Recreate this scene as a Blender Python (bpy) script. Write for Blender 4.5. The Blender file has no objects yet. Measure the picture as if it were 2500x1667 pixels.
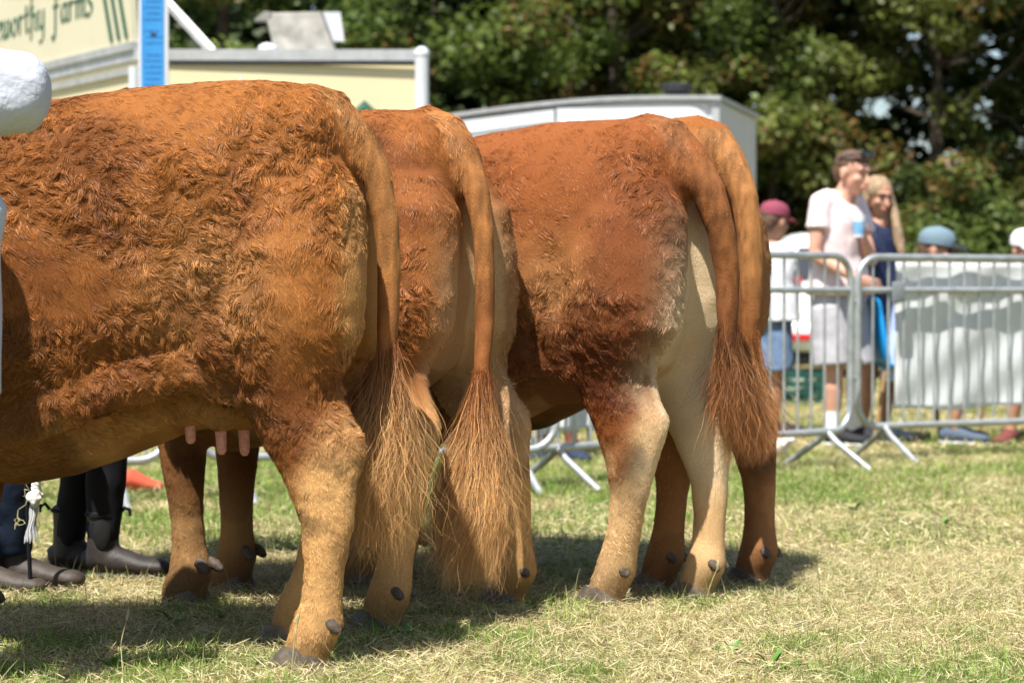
import bpy, math, random
import numpy as np
from mathutils import Vector, Matrix, kdtree

# ------------------------------------------------------------------ camera, world, sun, exposure
SC = bpy.context.scene
COL = SC.collection
CAMZ = 0.90
FPX = 5900.0                      # focal length in pixels of the 2500 px wide picture
HORIZ = 713.0
cam_d = bpy.data.cameras.new('camera')
cam = bpy.data.objects.new('camera', cam_d)
COL.objects.link(cam)
cam.location = (0, 0, CAMZ)
PITCH = math.atan((833.5 - HORIZ) / FPX)
cam.rotation_euler = (math.pi / 2 - PITCH, 0, 0)
cam_d.sensor_width = 36.0
cam_d.lens = FPX / 2500 * 36.0
cam_d.clip_start = 0.1
cam_d.clip_end = 3000
cam_d.dof.use_dof = True
cam_d.dof.focus_distance = 6.1
cam_d.dof.aperture_fstop = 4.2
cam_d.dof.aperture_blades = 0
SC.camera = cam

SUN_DIR = Vector((-0.22, -0.46, 1.0)).normalized()     # towards the sun
SUN_EL = math.asin(SUN_DIR.z)
SUN_AZ = math.atan2(SUN_DIR.x, SUN_DIR.y)
w = bpy.data.worlds.new('World')
SC.world = w
w.use_nodes = True
nt = w.node_tree
bg = nt.nodes['Background']
sky = nt.nodes.new('ShaderNodeTexSky')
sky.sky_type = 'NISHITA'
sky.sun_disc = False
sky.sun_elevation = SUN_EL
sky.sun_rotation = SUN_AZ
sky.air_density = 1.0
sky.dust_density = 1.2
nt.links.new(sky.outputs[0], bg.inputs[0])
bg.inputs[1].default_value = 0.085
sun_d = bpy.data.lights.new('sun', 'SUN')
sun_d.energy = 5.0
sun_d.angle = math.radians(0.5)
sun_d.color = (1.0, 0.96, 0.89)
sun = bpy.data.objects.new('sun', sun_d)
COL.objects.link(sun)
sun.rotation_euler = SUN_DIR.to_track_quat('Z', 'Y').to_euler()
SC.view_settings.view_transform = 'Standard'
SC.view_settings.look = 'None'
SC.view_settings.exposure = 0.88
SC.view_settings.gamma = 1.0

def at(px, py, Y):
    """world point seen at pixel (px,py) of the 2500x1667 photograph, at distance Y"""
    return Vector(((px - 1250) / FPX * Y, Y, CAMZ + (HORIZ - py) / FPX * Y))

# ------------------------------------------------------------------ numpy noise
def vnoise(P, s, seed=0.0):
    P = np.asarray(P, float) * s + seed * 13.37
    i = np.floor(P); f = P - i
    f = f * f * (3 - 2 * f)
    out = np.zeros(len(P))
    for dx in (0, 1):
        for dy in (0, 1):
            for dz in (0, 1):
                h = np.sin((i[:, 0] + dx) * 127.1 + (i[:, 1] + dy) * 311.7 + (i[:, 2] + dz) * 74.7 + seed * 5.13) * 43758.5453
                h = h - np.floor(h)
                wt = (f[:, 0] if dx else 1 - f[:, 0]) * (f[:, 1] if dy else 1 - f[:, 1]) * (f[:, 2] if dz else 1 - f[:, 2])
                out += wt * h
    return out
def fbm(P, s, seed=0.0, o=3):
    r = 0; a = 1; t = 0
    for k in range(o):
        r = r + a * vnoise(P, s * 2 ** k, seed + k * 3.1); t += a; a *= .5
    return r / t
def sstep(a, b, x):
    t = np.clip((x - a) / (b - a), 0, 1)
    return t * t * (3 - 2 * t)
def nrm(v):
    return v / (np.linalg.norm(v, axis=-1, keepdims=True) + 1e-9)

# ------------------------------------------------------------------ materials
MATS = {}
def mat(name, col, rough=0.6, metal=0.0, var=0.12, scale=8.0, bump=0.0, bscale=60.0, spec=0.4, col2=None, trans=0.0, alpha=None):
    m = bpy.data.materials.new(name); MATS[name] = m
    m.use_nodes = True
    n = m.node_tree; b = n.nodes['Principled BSDF']
    tc = n.nodes.new('ShaderNodeTexCoord')
    nz = n.nodes.new('ShaderNodeTexNoise'); nz.inputs['Scale'].default_value = scale; nz.inputs['Detail'].default_value = 6
    n.links.new(tc.outputs['Object'], nz.inputs['Vector'])
    rp = n.nodes.new('ShaderNodeValToRGB')
    rp.color_ramp.elements[0].position = .3; rp.color_ramp.elements[1].position = .7
    c2 = col2 if col2 else tuple(min(1, c * (1 + var)) for c in col)
    c1 = col if col2 else tuple(c * (1 - var) for c in col)
    rp.color_ramp.elements[0].color = (*c1, 1); rp.color_ramp.elements[1].color = (*c2, 1)
    n.links.new(nz.outputs['Fac'], rp.inputs['Fac'])
    n.links.new(rp.outputs['Color'], b.inputs['Base Color'])
    b.inputs['Roughness'].default_value = rough
    b.inputs['Metallic'].default_value = metal
    b.inputs['Specular IOR Level'].default_value = spec
    if trans: b.inputs['Transmission Weight'].default_value = trans
    if bump:
        bp = n.nodes.new('ShaderNodeBump'); bp.inputs['Strength'].default_value = bump; bp.inputs['Distance'].default_value = .01
        nb = n.nodes.new('ShaderNodeTexNoise'); nb.inputs['Scale'].default_value = bscale; nb.inputs['Detail'].default_value = 4
        n.links.new(tc.outputs['Object'], nb.inputs['Vector'])
        n.links.new(nb.outputs['Fac'], bp.inputs['Height']); n.links.new(bp.outputs['Normal'], b.inputs['Normal'])
    return m
def attr_mat(name, rough=0.6, spec=0.3, transl=0.0, sheen=0.0):
    """base colour read from the pigment, with some painted shade, stored per vertex"""
    m = bpy.data.materials.new(name); MATS[name] = m
    m.use_nodes = True
    n = m.node_tree; b = n.nodes['Principled BSDF']
    a = n.nodes.new('ShaderNodeAttribute'); a.attribute_name = 'pigment'
    n.links.new(a.outputs['Color'], b.inputs['Base Color'])
    b.inputs['Roughness'].default_value = rough
    b.inputs['Specular IOR Level'].default_value = spec
    if sheen: b.inputs['Sheen Weight'].default_value = sheen
    if transl:
        t = n.nodes.new('ShaderNodeBsdfTranslucent'); mx = n.nodes.new('ShaderNodeMixShader')
        n.links.new(a.outputs['Color'], t.inputs['Color'])
        mx.inputs[0].default_value = transl
        n.links.new(b.outputs[0], mx.inputs[1]); n.links.new(t.outputs[0], mx.inputs[2])
        n.links.new(mx.outputs[0], n.nodes['Material Output'].inputs['Surface'])
    return m

# ------------------------------------------------------------------ object helpers
def tag(o, label=None, cat=None, group=None, kind=None):
    if label: o['label'] = label
    if cat: o['category'] = cat
    if group: o['group'] = group
    if kind: o['kind'] = kind
    return o
def thing(name, label, cat, loc=(0, 0, 0), rz=0.0, group=None):
    o = bpy.data.objects.new(name, None); COL.objects.link(o)
    o.location = loc; o.rotation_euler = (0, 0, rz); o.empty_display_size = .1
    return tag(o, label, cat, group)
def link(name, me, m=None, parent=None, smooth=True):
    if m is not None: me.materials.append(m)
    if smooth:
        me.polygons.foreach_set('use_smooth', np.ones(len(me.polygons), bool))
    me.update()
    o = bpy.data.objects.new(name, me); COL.objects.link(o)
    if parent is not None: o.parent = parent
    return o
def bulk(name, V, F, m, parent=None, pig=None, smooth=False):
    """V (N,3); F (M,4) or (M,3) int array"""
    me = bpy.data.meshes.new(name)
    F = np.asarray(F, np.int32); k = F.shape[1]
    me.vertices.add(len(V)); me.vertices.foreach_set('co', np.asarray(V, np.float32).ravel())
    me.loops.add(F.size); me.loops.foreach_set('vertex_index', F.ravel())
    me.polygons.add(len(F)); me.polygons.foreach_set('loop_start', np.arange(0, F.size, k, dtype=np.int32))
    me.polygons.foreach_set('loop_total', np.full(len(F), k, np.int32))
    me.update(calc_edges=True)
    if pig is not None:
        a = me.color_attributes.new('pigment', 'FLOAT_COLOR', 'POINT')
        c = np.ones((len(V), 4), np.float32); c[:, :3] = pig
        a.data.foreach_set('color', c.ravel())
    return link(name, me, m, parent, smooth)

class MB:
    def __init__(s): s.v = []; s.f = []
    def add(s, vs, fs):
        b = len(s.v); s.v += [tuple(v) for v in vs]; s.f += [tuple(i + b for i in f) for f in fs]
        return s
    def box(s, c, d, R=None):
        c = Vector(c); R = R or Matrix.Identity(3); hx, hy, hz = d[0] / 2, d[1] / 2, d[2] / 2
        vs = [c + R @ Vector((x, y, z)) for x in (-hx, hx) for y in (-hy, hy) for z in (-hz, hz)]
        return s.add(vs, [(0, 1, 3, 2), (4, 6, 7, 5), (0, 4, 5, 1), (2, 3, 7, 6), (0, 2, 6, 4), (1, 5, 7, 3)])
    def hexa(s, p):   # 8 points: bottom loop 0-3, top loop 4-7
        return s.add(p, [(0, 3, 2, 1), (4, 5, 6, 7), (0, 1, 5, 4), (1, 2, 6, 5), (2, 3, 7, 6), (3, 0, 4, 7)])
    def rings(s, rs):
        b = len(s.v); n = len(rs[0])
        for r in rs: s.v += [tuple(p) for p in r]
        for k in range(len(rs) - 1):
            for i in range(n):
                j = (i + 1) % n
                s.f.append((b + k * n + i, b + k * n + j, b + (k + 1) * n + j, b + (k + 1) * n + i))
        s.f.append(tuple(b + i for i in reversed(range(n))))
        s.f.append(tuple(b + (len(rs) - 1) * n + i for i in range(n)))
        return s
    def tube(s, pts, r, n=10, flat=None, ref=None):
        """pts list of 3-vectors; r number or list; flat = (ratio) squashes along ref axis"""
        P = [Vector(p) for p in pts]; N = len(P)
        rr = r if isinstance(r, (list, tuple)) else [r] * N
        rs = []; prev = None
        for i in range(N):
            t = (P[min(i + 1, N - 1)] - P[max(i - 1, 0)]).normalized()
            if ref is not None: u = Vector(ref)
            elif prev is not None: u = prev
            else: u = Vector((0, 0, 1)) if abs(t.z) < .9 else Vector((1, 0, 0))
            u = (u - t * u.dot(t))
            if u.length < 1e-6: u = t.orthogonal()
            u.normalize(); prev = u; v = t.cross(u)
            q = rr[i]
            ra, rb = (q if isinstance(q, (tuple, list)) else (q, q))
            rs.append([P[i] + u * ra * math.cos(2 * math.pi * k / n) + v * rb * math.sin(2 * math.pi * k / n) for k in range(n)])
        return s.rings(rs)
    def ball(s, c, r, n=12):
        r = r if isinstance(r, (tuple, list)) else (r, r, r)
        rs = []
        for k in range(1, n):
            a = math.pi * k / n
            rs.append([(c[0] + r[0] * math.sin(a) * math.cos(2 * math.pi * i / n), c[1] + r[1] * math.sin(a) * math.sin(2 * math.pi * i / n), c[2] - r[2] * math.cos(a)) for i in range(n)])
        return s.rings(rs)
    def mesh(s, name):
        me = bpy.data.meshes.new(name); me.from_pydata(s.v, [], s.f); me.validate(); return me
    def build(s, name, m, parent=None, smooth=True, bevel=0.0, label=None, auto=40):
        me = s.mesh(name)
        o = link(name, me, m, parent, smooth)
        if bevel:
            b = o.modifiers.new('bevel', 'BEVEL'); b.width = bevel; b.segments = 2; b.limit_method = 'ANGLE'
        if smooth and auto:
            o2 = o.modifiers.new('split', 'EDGE_SPLIT'); o2.split_angle = math.radians(auto)
        if label: o['label'] = label
        return o

def fused(mb, voxel, smooth_it=4, sm=.5, disp=None):
    """one continuous surface from overlapping closed shapes"""
    me = mb.mesh('tmp')
    o = bpy.data.objects.new('tmp', me); COL.objects.link(o)
    r = o.modifiers.new('r', 'REMESH'); r.mode = 'VOXEL'; r.voxel_size = voxel; r.adaptivity = 0
    if smooth_it:
        s = o.modifiers.new('s', 'SMOOTH'); s.factor = sm; s.iterations = smooth_it
    dg = bpy.context.evaluated_depsgraph_get()
    ev = o.evaluated_get(dg)
    out = bpy.data.meshes.new_from_object(ev)
    bpy.data.objects.remove(o); bpy.data.meshes.remove(me)
    return out
def mesh_np(me):
    V = np.empty(len(me.vertices) * 3, np.float32); me.vertices.foreach_get('co', V); V = V.reshape(-1, 3).astype(float)
    N = np.empty(len(me.vertices) * 3, np.float32); me.vertices.foreach_get('normal', N); N = N.reshape(-1, 3).astype(float)
    me.calc_loop_triangles()
    T = np.empty(len(me.loop_triangles) * 3, np.int32); me.loop_triangles.foreach_get('vertices', T); T = T.reshape(-1, 3)
    return V, N, T

def strands(name, P, W, width, m, parent, pig, tipw=.15):
    """P (S,K,3) centre lines, W (S,K,3) unit width directions, width (S,), pig (S,K,3)"""
    S, K = P.shape[:2]
    t = np.linspace(0, 1, K)
    prof = (1 - t ** 1.6 * (1 - tipw))[None, :, None] * width[:, None, None] * .5
    A = P - W * prof; B = P + W * prof
    V = np.stack([A, B], 2).reshape(-1, 3)
    base = (np.arange(S) * K * 2)[:, None] + (np.arange(K - 1) * 2)[None, :]
    base = base.ravel()
    F = np.stack([base, base + 1, base + 3, base + 2], 1)
    c = np.repeat(pig.reshape(-1, 3), 2, axis=0)
    return bulk(name, V, F, m, parent, c, smooth=True)
# ------------------------------------------------------------------ cattle
HAIR = attr_mat('coat hair', rough=.5, spec=.22, transl=.03, sheen=.0)
HIDE = attr_mat('hide', rough=.8, spec=.2)
def _fur_ground(m):
    n = m.node_tree; b = n.nodes['Principled BSDF']; a = n.nodes['Attribute']
    tc = n.nodes.new('ShaderNodeTexCoord'); mp = n.nodes.new('ShaderNodeMapping'); mp.inputs['Scale'].default_value = (1, 1, .28)
    nz = n.nodes.new('ShaderNodeTexNoise'); nz.inputs['Scale'].default_value = 520; nz.inputs['Detail'].default_value = 4; nz.inputs['Distortion'].default_value = .6
    n.links.new(tc.outputs['Object'], mp.inputs[0]); n.links.new(mp.outputs[0], nz.inputs['Vector'])
    rp = n.nodes.new('ShaderNodeValToRGB'); rp.color_ramp.elements[0].position = .32; rp.color_ramp.elements[1].position = .68
    rp.color_ramp.elements[0].color = (.76, .73, .70, 1); rp.color_ramp.elements[1].color = (1, 1, 1, 1)
    n.links.new(nz.outputs['Fac'], rp.inputs['Fac'])
    mx = n.nodes.new('ShaderNodeMix'); mx.data_type = 'RGBA'; mx.blend_type = 'MULTIPLY'; mx.inputs[0].default_value = 1
    n.links.new(a.outputs['Color'], mx.inputs[6]); n.links.new(rp.outputs['Color'], mx.inputs[7]); n.links.new(mx.outputs[2], b.inputs['Base Color'])
    bp = n.nodes.new('ShaderNodeBump'); bp.inputs['Strength'].default_value = .7; bp.inputs['Distance'].default_value = .004
    n.links.new(nz.outputs['Fac'], bp.inputs['Height']); n.links.new(bp.outputs['Normal'], b.inputs['Normal'])
_fur_ground(HIDE)
HORN = mat('hoof horn', (.10, .078, .058), .5, var=.4, scale=30, bump=.4)
DEWC = mat('dewclaw horn', (.085, .062, .045), .75, var=.5, scale=60, bump=.6)
TEAT = mat('teat skin', (.58, .25, .20), .5, var=.25, scale=120, bump=.3, bscale=200)

def ell(cx, cy, z, rx, ry, n=28, tilt=0.0):
    return [(cx + rx * math.cos(2 * math.pi * i / n), cy + ry * math.sin(2 * math.pi * i / n), z + tilt * rx * math.cos(2 * math.pi * i / n)) for i in range(n)]
def torso_ring(x, zt, zb, w, zw, n=44, pu=.72, pl=.9):
    pl = .9 + .55 * math.exp(-((x - .52) / .22) ** 2)
    r = []
    for i in range(n):
        a = 2 * math.pi * i / n
        c, s = math.cos(a), math.sin(a)
        p = pu if s > 0 else pl
        y = w * math.copysign(abs(c) ** p, c)
        z = zw + (zt - zw if s > 0 else zw - zb) * math.copysign(abs(s) ** (p if s > 0 else .85), s)
        r.append((x, y, z))
    return r

TORSO = [(.065, 1.22, .93, .07, 1.07), (.075, 1.30, .85, .135, 1.07), (.10, 1.375, .76, .185, 1.06), (.14, 1.415, .68, .225, 1.05), (.22, 1.435, .62, .262, 1.05),
         (.35, 1.44, .585, .285, 1.04), (.5, 1.432, .565, .305, .99), (.65, 1.415, .51, .33, .93), (.8, 1.40, .46, .35, .88), (.95, 1.39, .437, .355, .86),
         (1.1, 1.385, .46, .335, .9), (1.25, 1.385, .51, .295, .95), (1.4, 1.385, .58, .25, 1.0), (1.53, 1.37, .68, .19, 1.05), (1.66, 1.38, .86, .135, 1.14),
         (1.8, 1.40, 1.0, .11, 1.22), (1.92, 1.42, 1.08, .105, 1.26), (2.02, 1.42, 1.10, .11, 1.27), (2.12, 1.37, 1.06, .09, 1.2), (2.26, 1.25, .99, .068, 1.1), (2.35, 1.17, .97, .06, 1.06), (2.40, 1.12, .98, .04, 1.05)]
HIND = [  # z, cx, rx, cy, ry   (standing straight: foot centre x .12, y .2)
    (1.22, .20, .13, .12, .10), (1.12, .195, .185, .135, .135), (1.0, .20, .197, .148, .15), (.88, .20, .195, .158, .148), (.80, .2, .188, .163, .135),
    (.74, .205, .160, .168, .112), (.69, .203, .135, .172, .094), (.65, .198, .117, .176, .080), (.612, .176, .114, .18, .070), (.57, .150, .116, .183, .062),
    (.53, .128, .112, .186, .058), (.478, .110, .098, .189, .054), (.413, .097, .078, .192, .049), (.334, .088, .059, .196, .044), (.246, .091, .050, .198, .041),
    (.18, .097, .050, .2, .043), (.14, .102, .056, .2, .048), (.10, .108, .064, .2, .053), (.07, .120, .062, .2, .053), (.04, .133, .057, .2, .051), (.015, .139, .060, .2, .053), (-.01, .141, .060, .2, .053)]
FORE = [(1.15, 1.22, .12, .14, .10), (1.0, 1.19, .15, .16, .12), (.85, 1.15, .14, .165, .115), (.72, 1.12, .115, .16, .095), (.6, 1.11, .088, .155, .075), (.5, 1.105, .07, .15, .062),
        (.42, 1.10, .062, .15, .058), (.36, 1.10, .055, .15, .052), (.26, 1.10, .045, .15, .042), (.17, 1.10, .045, .15, .042), (.11, 1.10, .056, .15, .052), (.06, 1.125, .062, .15, .055), (.0, 1.14, .06, .15, .053)]

def cow(label, P0, theta, feet, tail, tailr, P, seed, switch):
    """feet: world xy of hind-left, hind-right, fore-left, fore-right; tail: local points; P: coat parameters"""
    rng = np.random.default_rng(seed)
    rz = math.pi - theta
    root = thing('cow', label, 'cow', (P0[0], P0[1], 0), rz)
    h = (-math.cos(theta), math.sin(theta)); lf = (-math.sin(theta), -math.cos(theta))
    loc = [((f[0] - P0[0]) * h[0] + (f[1] - P0[1]) * h[1], (f[0] - P0[0]) * lf[0] + (f[1] - P0[1]) * lf[1]) for f in feet]
    kx = P.get('kx', 1.0)
    def X(x): return x if x < .45 else .45 + (x - .45) * kx
    mb = MB()
    ww = P.get('w', 1.0); zb = P.get('belly', 0.0)
    mb.rings([torso_ring(X(x), zt + P.get('top', 0) , b + (zb if .45 < x < 1.3 else 0), wd * ww, zw) for x, zt, b, wd, zw in TORSO])
    hooves = []
    for i, sgn in ((0, 1), (1, -1)):
        fx, fy = loc[i]
        rs = []
        for z, cx, rx, cy, ry in HIND:
            t = max(0, min(1, (.80 - z) / .70)) ** 1.0
            dx = (fx - .135) * t; dy = (fy - sgn * .2) * t
            rs.append(ell(cx + dx, sgn * cy + dy, z, rx, ry * P.get('legw', 1)))
        mb.rings(rs)
        def sh(x, y, z):
            t = max(0, min(1, (.80 - z) / .70))
            return (x + (fx - .135) * t, sgn * y + (fy - sgn * .2) * t, z)
        # hock point and tendon
        mb.tube([sh(.085, .176, .70), sh(.075, .18, .645), sh(.050, .184, .59), sh(.026, .186, .545), sh(.026, .187, .515), sh(.033, .188, .46), sh(.042, .19, .39), sh(.05, .19, .33)], [.024, .021, .022, .027, .029, .024, .02, .018], 14)
        mb.tube([sh(.12, .215, .50), sh(.125, .212, .42)], [.03, .03], 12)
        # stifle
        mb.ball((.345 + (fx - .135) * .1, sgn * .195, .80), (.085, .085, .12), 16)
        for q in (-1, 1): mb.ball((fx - .045, fy + q * .028, .118), (.026, .021, .026), 12)
        hooves.append(('h', fx, fy, sgn))
        # flank fold between stifle and belly
        if P.get('fold', 1):
            mb.tube([(.30, sgn * .185, .66), (.36, sgn * .205, .70), (.44, sgn * .222, .715), (.53, sgn * .240, .705), (.66, sgn * .262, .660), (.8, sgn * .270, .61), (.92, sgn * .26, .565)], [(.05, .045), (.055, .04), (.06, .04), (.065, .04), (.07, .045), (.07, .04), (.05, .03)], 12, ref=(0, 0, 1))
        # ear
        mb.tube([(X(1.95), sgn * .10, 1.36), (X(1.94), sgn * .17, 1.36), (X(1.93), sgn * .25, 1.33)], [(.03, .02), (.045, .018), (.01, .008)], 10, ref=(0, 0, 1))
    for i, sgn in ((2, 1), (3, -1)):
        fx, fy = loc[i]
        rs = []
        for z, cx, rx, cy, ry in FORE:
            t = max(0, min(1, (.85 - z) / .8))
            rs.append(ell(X(cx) + (fx - X(1.10)) * t, sgn * cy + (fy - sgn * .15) * t, z, rx * 1.12, ry * 1.05))
        mb.rings(rs)
        hooves.append(('f', fx, fy, sgn))
    if P.get('udder', 0):
        u = P['udder']
        mb.ball((.40, .02, .645), (.165, .13, .085 * u), 20)
        mb.ball((.48, .03, .63), (.12, .11, .07 * u), 16)
        for ux, uy, uz in ((.460, .075, .622), (.378, .09, .600), (.338, .02, .598)): mb.ball((ux, uy, uz), (.045, .042, .045), 14)
    mb.tube(tail, tailr, 16)
    me = fused(mb, .0105, 7, .5)
    V, N, T = mesh_np(me)
    # relief of the curly coat
    curl_v = P['curl'](V)
    rg_ = 1 - np.abs(fbm(V, 22, seed, 2) - .5) * 4
    d = (fbm(V, 34, seed, 2) - .5) * .015 * curl_v + rg_ * .003 * curl_v + (fbm(V, 7, seed + 4, 2) - .5) * .012 + (fbm(V, 60, seed + 9, 2) - .5) * .004 * curl_v
    V2 = V + N * d[:, None]
    me.vertices.foreach_set('co', V2.astype(np.float32).ravel()); me.update()
    me.name = 'body'
    tseg = np.array(tail, float); tz = np.array([q if not isinstance(q, tuple) else q[0] for q in tailr])
    def tailmask(Q):
        zq = np.clip(-Q[:, 2], -1.385, -tseg[-1, 2])
        tx = np.interp(zq, -tseg[2:, 2], tseg[2:, 0]); ty = np.interp(zq, -tseg[2:, 2], tseg[2:, 1]); tr = np.interp(zq, -tseg[2:, 2], tz[2:])
        d = np.hypot(Q[:, 0] - tx, Q[:, 1] - ty)
        return sstep(1.35, 1.05, d / tr) * (Q[:, 2] > tseg[-1, 2] - .05) * (Q[:, 2] < 1.40)
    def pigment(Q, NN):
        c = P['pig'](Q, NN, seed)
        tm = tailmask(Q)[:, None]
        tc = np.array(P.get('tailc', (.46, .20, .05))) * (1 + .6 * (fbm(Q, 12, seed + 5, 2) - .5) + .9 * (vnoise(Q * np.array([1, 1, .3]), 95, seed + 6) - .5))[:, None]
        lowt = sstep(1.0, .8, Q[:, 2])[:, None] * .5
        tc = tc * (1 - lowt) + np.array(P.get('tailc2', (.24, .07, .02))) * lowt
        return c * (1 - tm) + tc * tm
    pg = pigment(V, N) * (.98 - .35 * curl_v)[:, None]  # hide darkened under curls, shade between tufts put into the colour
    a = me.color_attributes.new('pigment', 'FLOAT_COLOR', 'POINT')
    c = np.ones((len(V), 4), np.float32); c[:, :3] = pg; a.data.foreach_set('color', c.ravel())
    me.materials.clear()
    link('body', me, HIDE, root)
    V, N, T = mesh_np(me)
    # ---------------- coat strands
    A = V[T[:, 0]]; B = V[T[:, 1]]; C = V[T[:, 2]]
    area = .5 * np.linalg.norm(np.cross(B - A, C - A), axis=1)
    cen = (A + B + C) / 3
    dens = P['dens'](cen, nrm(np.cross(B - A, C - A)))
    wgt = area * dens * (1 + 1.5 * tailmask(cen)) * np.where(cen[:, 2] < .60, 2.4, 1.0)
    S = int(P['n'])
    tri = rng.choice(len(T), S, p=wgt / wgt.sum())
    u = rng.random((S, 2)); fl = u.sum(1) > 1; u[fl] = 1 - u[fl]
    w0 = (1 - u[:, 0] - u[:, 1])[:, None]; w1 = u[:, :1]; w2 = u[:, 1:]
    R = A[tri] * w0 + B[tri] * w1 + C[tri] * w2
    Nn = nrm(N[T[tri, 0]] * w0 + N[T[tri, 1]] * w1 + N[T[tri, 2]] * w2)
    curl = P['curl'](R)
    # clumps
    ncl = int(P.get('ncl', S // 24))
    ci = rng.choice(S, ncl, replace=False)
    kd = kdtree.KDTree(ncl)
    for k, i in enumerate(ci): kd.insert(R[i], k)
    kd.balance()
    near = np.array([kd.find(Vector(p))[1] for p in R])
    CR = R[ci][near]; 
    cl_ang = rng.normal(0, 1, ncl)[near]; cl_curl = rng.normal(0, 1, ncl)[near]; cl_len = rng.random(ncl)[near]; cl_col = rng.normal(0, 1, ncl)[near]
    # flow
    flow = np.zeros((S, 3)); flow[:, 2] = -1.0
    side = sstep(.5, .85, R[:, 2])
    flow[:, 0] = -.75 * side * sstep(.0, .4, R[:, 0])
    topm = sstep(.75, .95, Nn[:, 2])
    flow[:, 0] -= .9 * topm
    flow[:, 1] += np.sign(R[:, 1]) * .3 * topm
    und = sstep(-.4, -.9, Nn[:, 2]); flow[:, 0] -= und
    flow = flow - Nn * (flow * Nn).sum(1, keepdims=True)
    bad = np.linalg.norm(flow, axis=1) < .05
    flow[bad] += np.array([-.3, 0, -.1]); flow = flow - Nn * (flow * Nn).sum(1, keepdims=True)
    flow = nrm(flow)
    bi = np.cross(Nn, flow)
    ang = (fbm(R, 4.0, seed + 20, 2) - .5) * 4.0 * (.2 + .8 * curl) + (vnoise(R, 15, seed + 27) - .5) * 3.2 * curl + cl_ang * (.06 + .5 * curl) + rng.normal(0, .13, S)
    D = flow * np.cos(ang)[:, None] + bi * np.sin(ang)[:, None]
    L = P['len'](R) * (.75 + .4 * cl_len + rng.random(S) * .3)
    K = 5
    pts = np.zeros((S, K, 3)); pts[:, 0] = R - Nn * .002
    cl_lift = np.clip(rng.normal(.15, .5, ncl), -.2, 1.3)[near]
    lift0 = .09 + .10 * (R[:, 2] < .6) + .86 * curl * np.clip(cl_lift + .1, 0, 1.3) + rng.normal(0, .07, S)
    cr = cl_curl * 1.5 * curl + rng.normal(0, .25, S) * (.3 + curl)
    ct = CR + 0
    for k in range(1, K):
        t = k / (K - 1)
        a2 = cr * t
        Dd = D * np.cos(a2)[:, None] + np.cross(Nn, D) * np.sin(a2)[:, None]
        lift = lift0 * (1 - (1.25 - .45 * curl) * t)
        stp = nrm(Dd + Nn * lift[:, None]) * (L / (K - 1))[:, None]
        pts[:, k] = pts[:, k - 1] + stp
    # clump the tips together
    tipc = CR + D * (L * .8)[:, None]
    for k in range(1, K):
        t = (k / (K - 1)) ** 1.5 * (.03 + .72 * curl)[:, None]
        tgt = tipc + Nn * .006
        off = (tgt - pts[:, k]); off -= D * (off * D).sum(1, keepdims=True)
        off = np.clip(off, -.018, .018)
        pts[:, k] += off * t
    tan = nrm(np.gradient(pts, axis=1))
    roll = rng.normal(0, .5, S)
    Wd = nrm(np.cross(tan, np.repeat(Nn[:, None], K, 1)))
    up = np.cross(Wd, tan)
    Wd = nrm(Wd * np.cos(roll)[:, None, None] + up * np.sin(roll)[:, None, None])
    pg = pigment(R, Nn)
    var = np.exp(rng.normal(0, .20, S) + cl_col * .13 * (.2 + curl))[:, None]
    pk = np.repeat((pg * var)[:, None], K, 1)
    tt = np.linspace(0, 1, K)[None, :, None]
    pk = pk * (.62 + .52 * tt)                      # sun-bleached tips; darkened roots stand in for shade between tufts
    wd = P['wid'] * (.7 + .6 * rng.random(S)) * np.clip(L / .03, .6, 1.2)
    strands('coat', pts, Wd, wd, HAIR, root, np.clip(pk, 0, 1))
    # ---------------- tail switch
    tl = np.array(tail[-1]); S2 = switch['n']; K2 = 30
    z0 = switch['z0']; Ls = switch['len']
    pts = np.zeros((S2, K2, 3))
    seg = np.array(tail, float)
    # roots on the lower tail
    fr = rng.random(S2) ** .7
    zz = z0 + (tl[2] - z0) * fr
    xs = np.interp(-zz, -seg[:, 2], seg[:, 0]); ys = np.interp(-zz, -seg[:, 2], seg[:, 1])
    az = rng.random(S2) * 2 * math.pi
    rr = np.interp(-zz, -seg[2:, 2], [q if not isinstance(q, tuple) else q[0] for q in tailr[2:]]) * .85
    pts[:, 0] = np.stack([xs + rr * np.cos(az), ys + rr * np.sin(az), zz], 1)
    nl = switch.get('locks', 90)
    lk = rng.integers(0, nl, S2)
    laz = rng.random(nl) * 6.283; lrad = rng.random(nl) ** .6; llen = rng.uniform(.5, 1.0, nl) ** .8; lph = rng.random((nl, 2)) * 6.28
    lfr = rng.uniform(14, 26, nl); hfr = rng.uniform(38, 70, nl); ham = rng.uniform(.3, 1.7, nl); lam = rng.uniform(.5, 1.7, nl); lsk = rng.normal(0, 1, (nl, 2)); lcv = rng.normal(0, 1, nl)
    own = rng.normal(0, 1, (S2, 2)); stray = rng.random(S2) < .2
    Lh = Ls * llen[lk] * (.62 + .38 * rng.random(S2) ** .5) * (1 - .15 * fr)
    t = np.linspace(0, 1, K2); spr = switch['spread']; dr = np.array(switch['drift']); base = pts[:, 0]
    oph = rng.random(S2) * 6.28
    for k in range(1, K2):
        s_ = t[k] * Lh
        z_ = base[:, 2] - s_
        q = np.clip((z0 - z_) / Ls, 0, 1)
        env = .05 + .95 * sstep(.08, .75, q)
        rad = spr * env * lrad[lk] * (1 + .15 * own[:, 0] * t[k])
        cx_ = np.cos(laz[lk]) * rad; cy_ = np.sin(laz[lk]) * rad
        wob = (.0005 + .014 * q) * lam[lk]; hw = (.001 + .0065 * sstep(.15, .8, t[k])) * ham[lk]
        wx = wob * np.sin(lfr[lk] * s_ + lph[lk, 0]) + hw * np.sin(hfr[lk] * s_ + lph[lk, 1])
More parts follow.
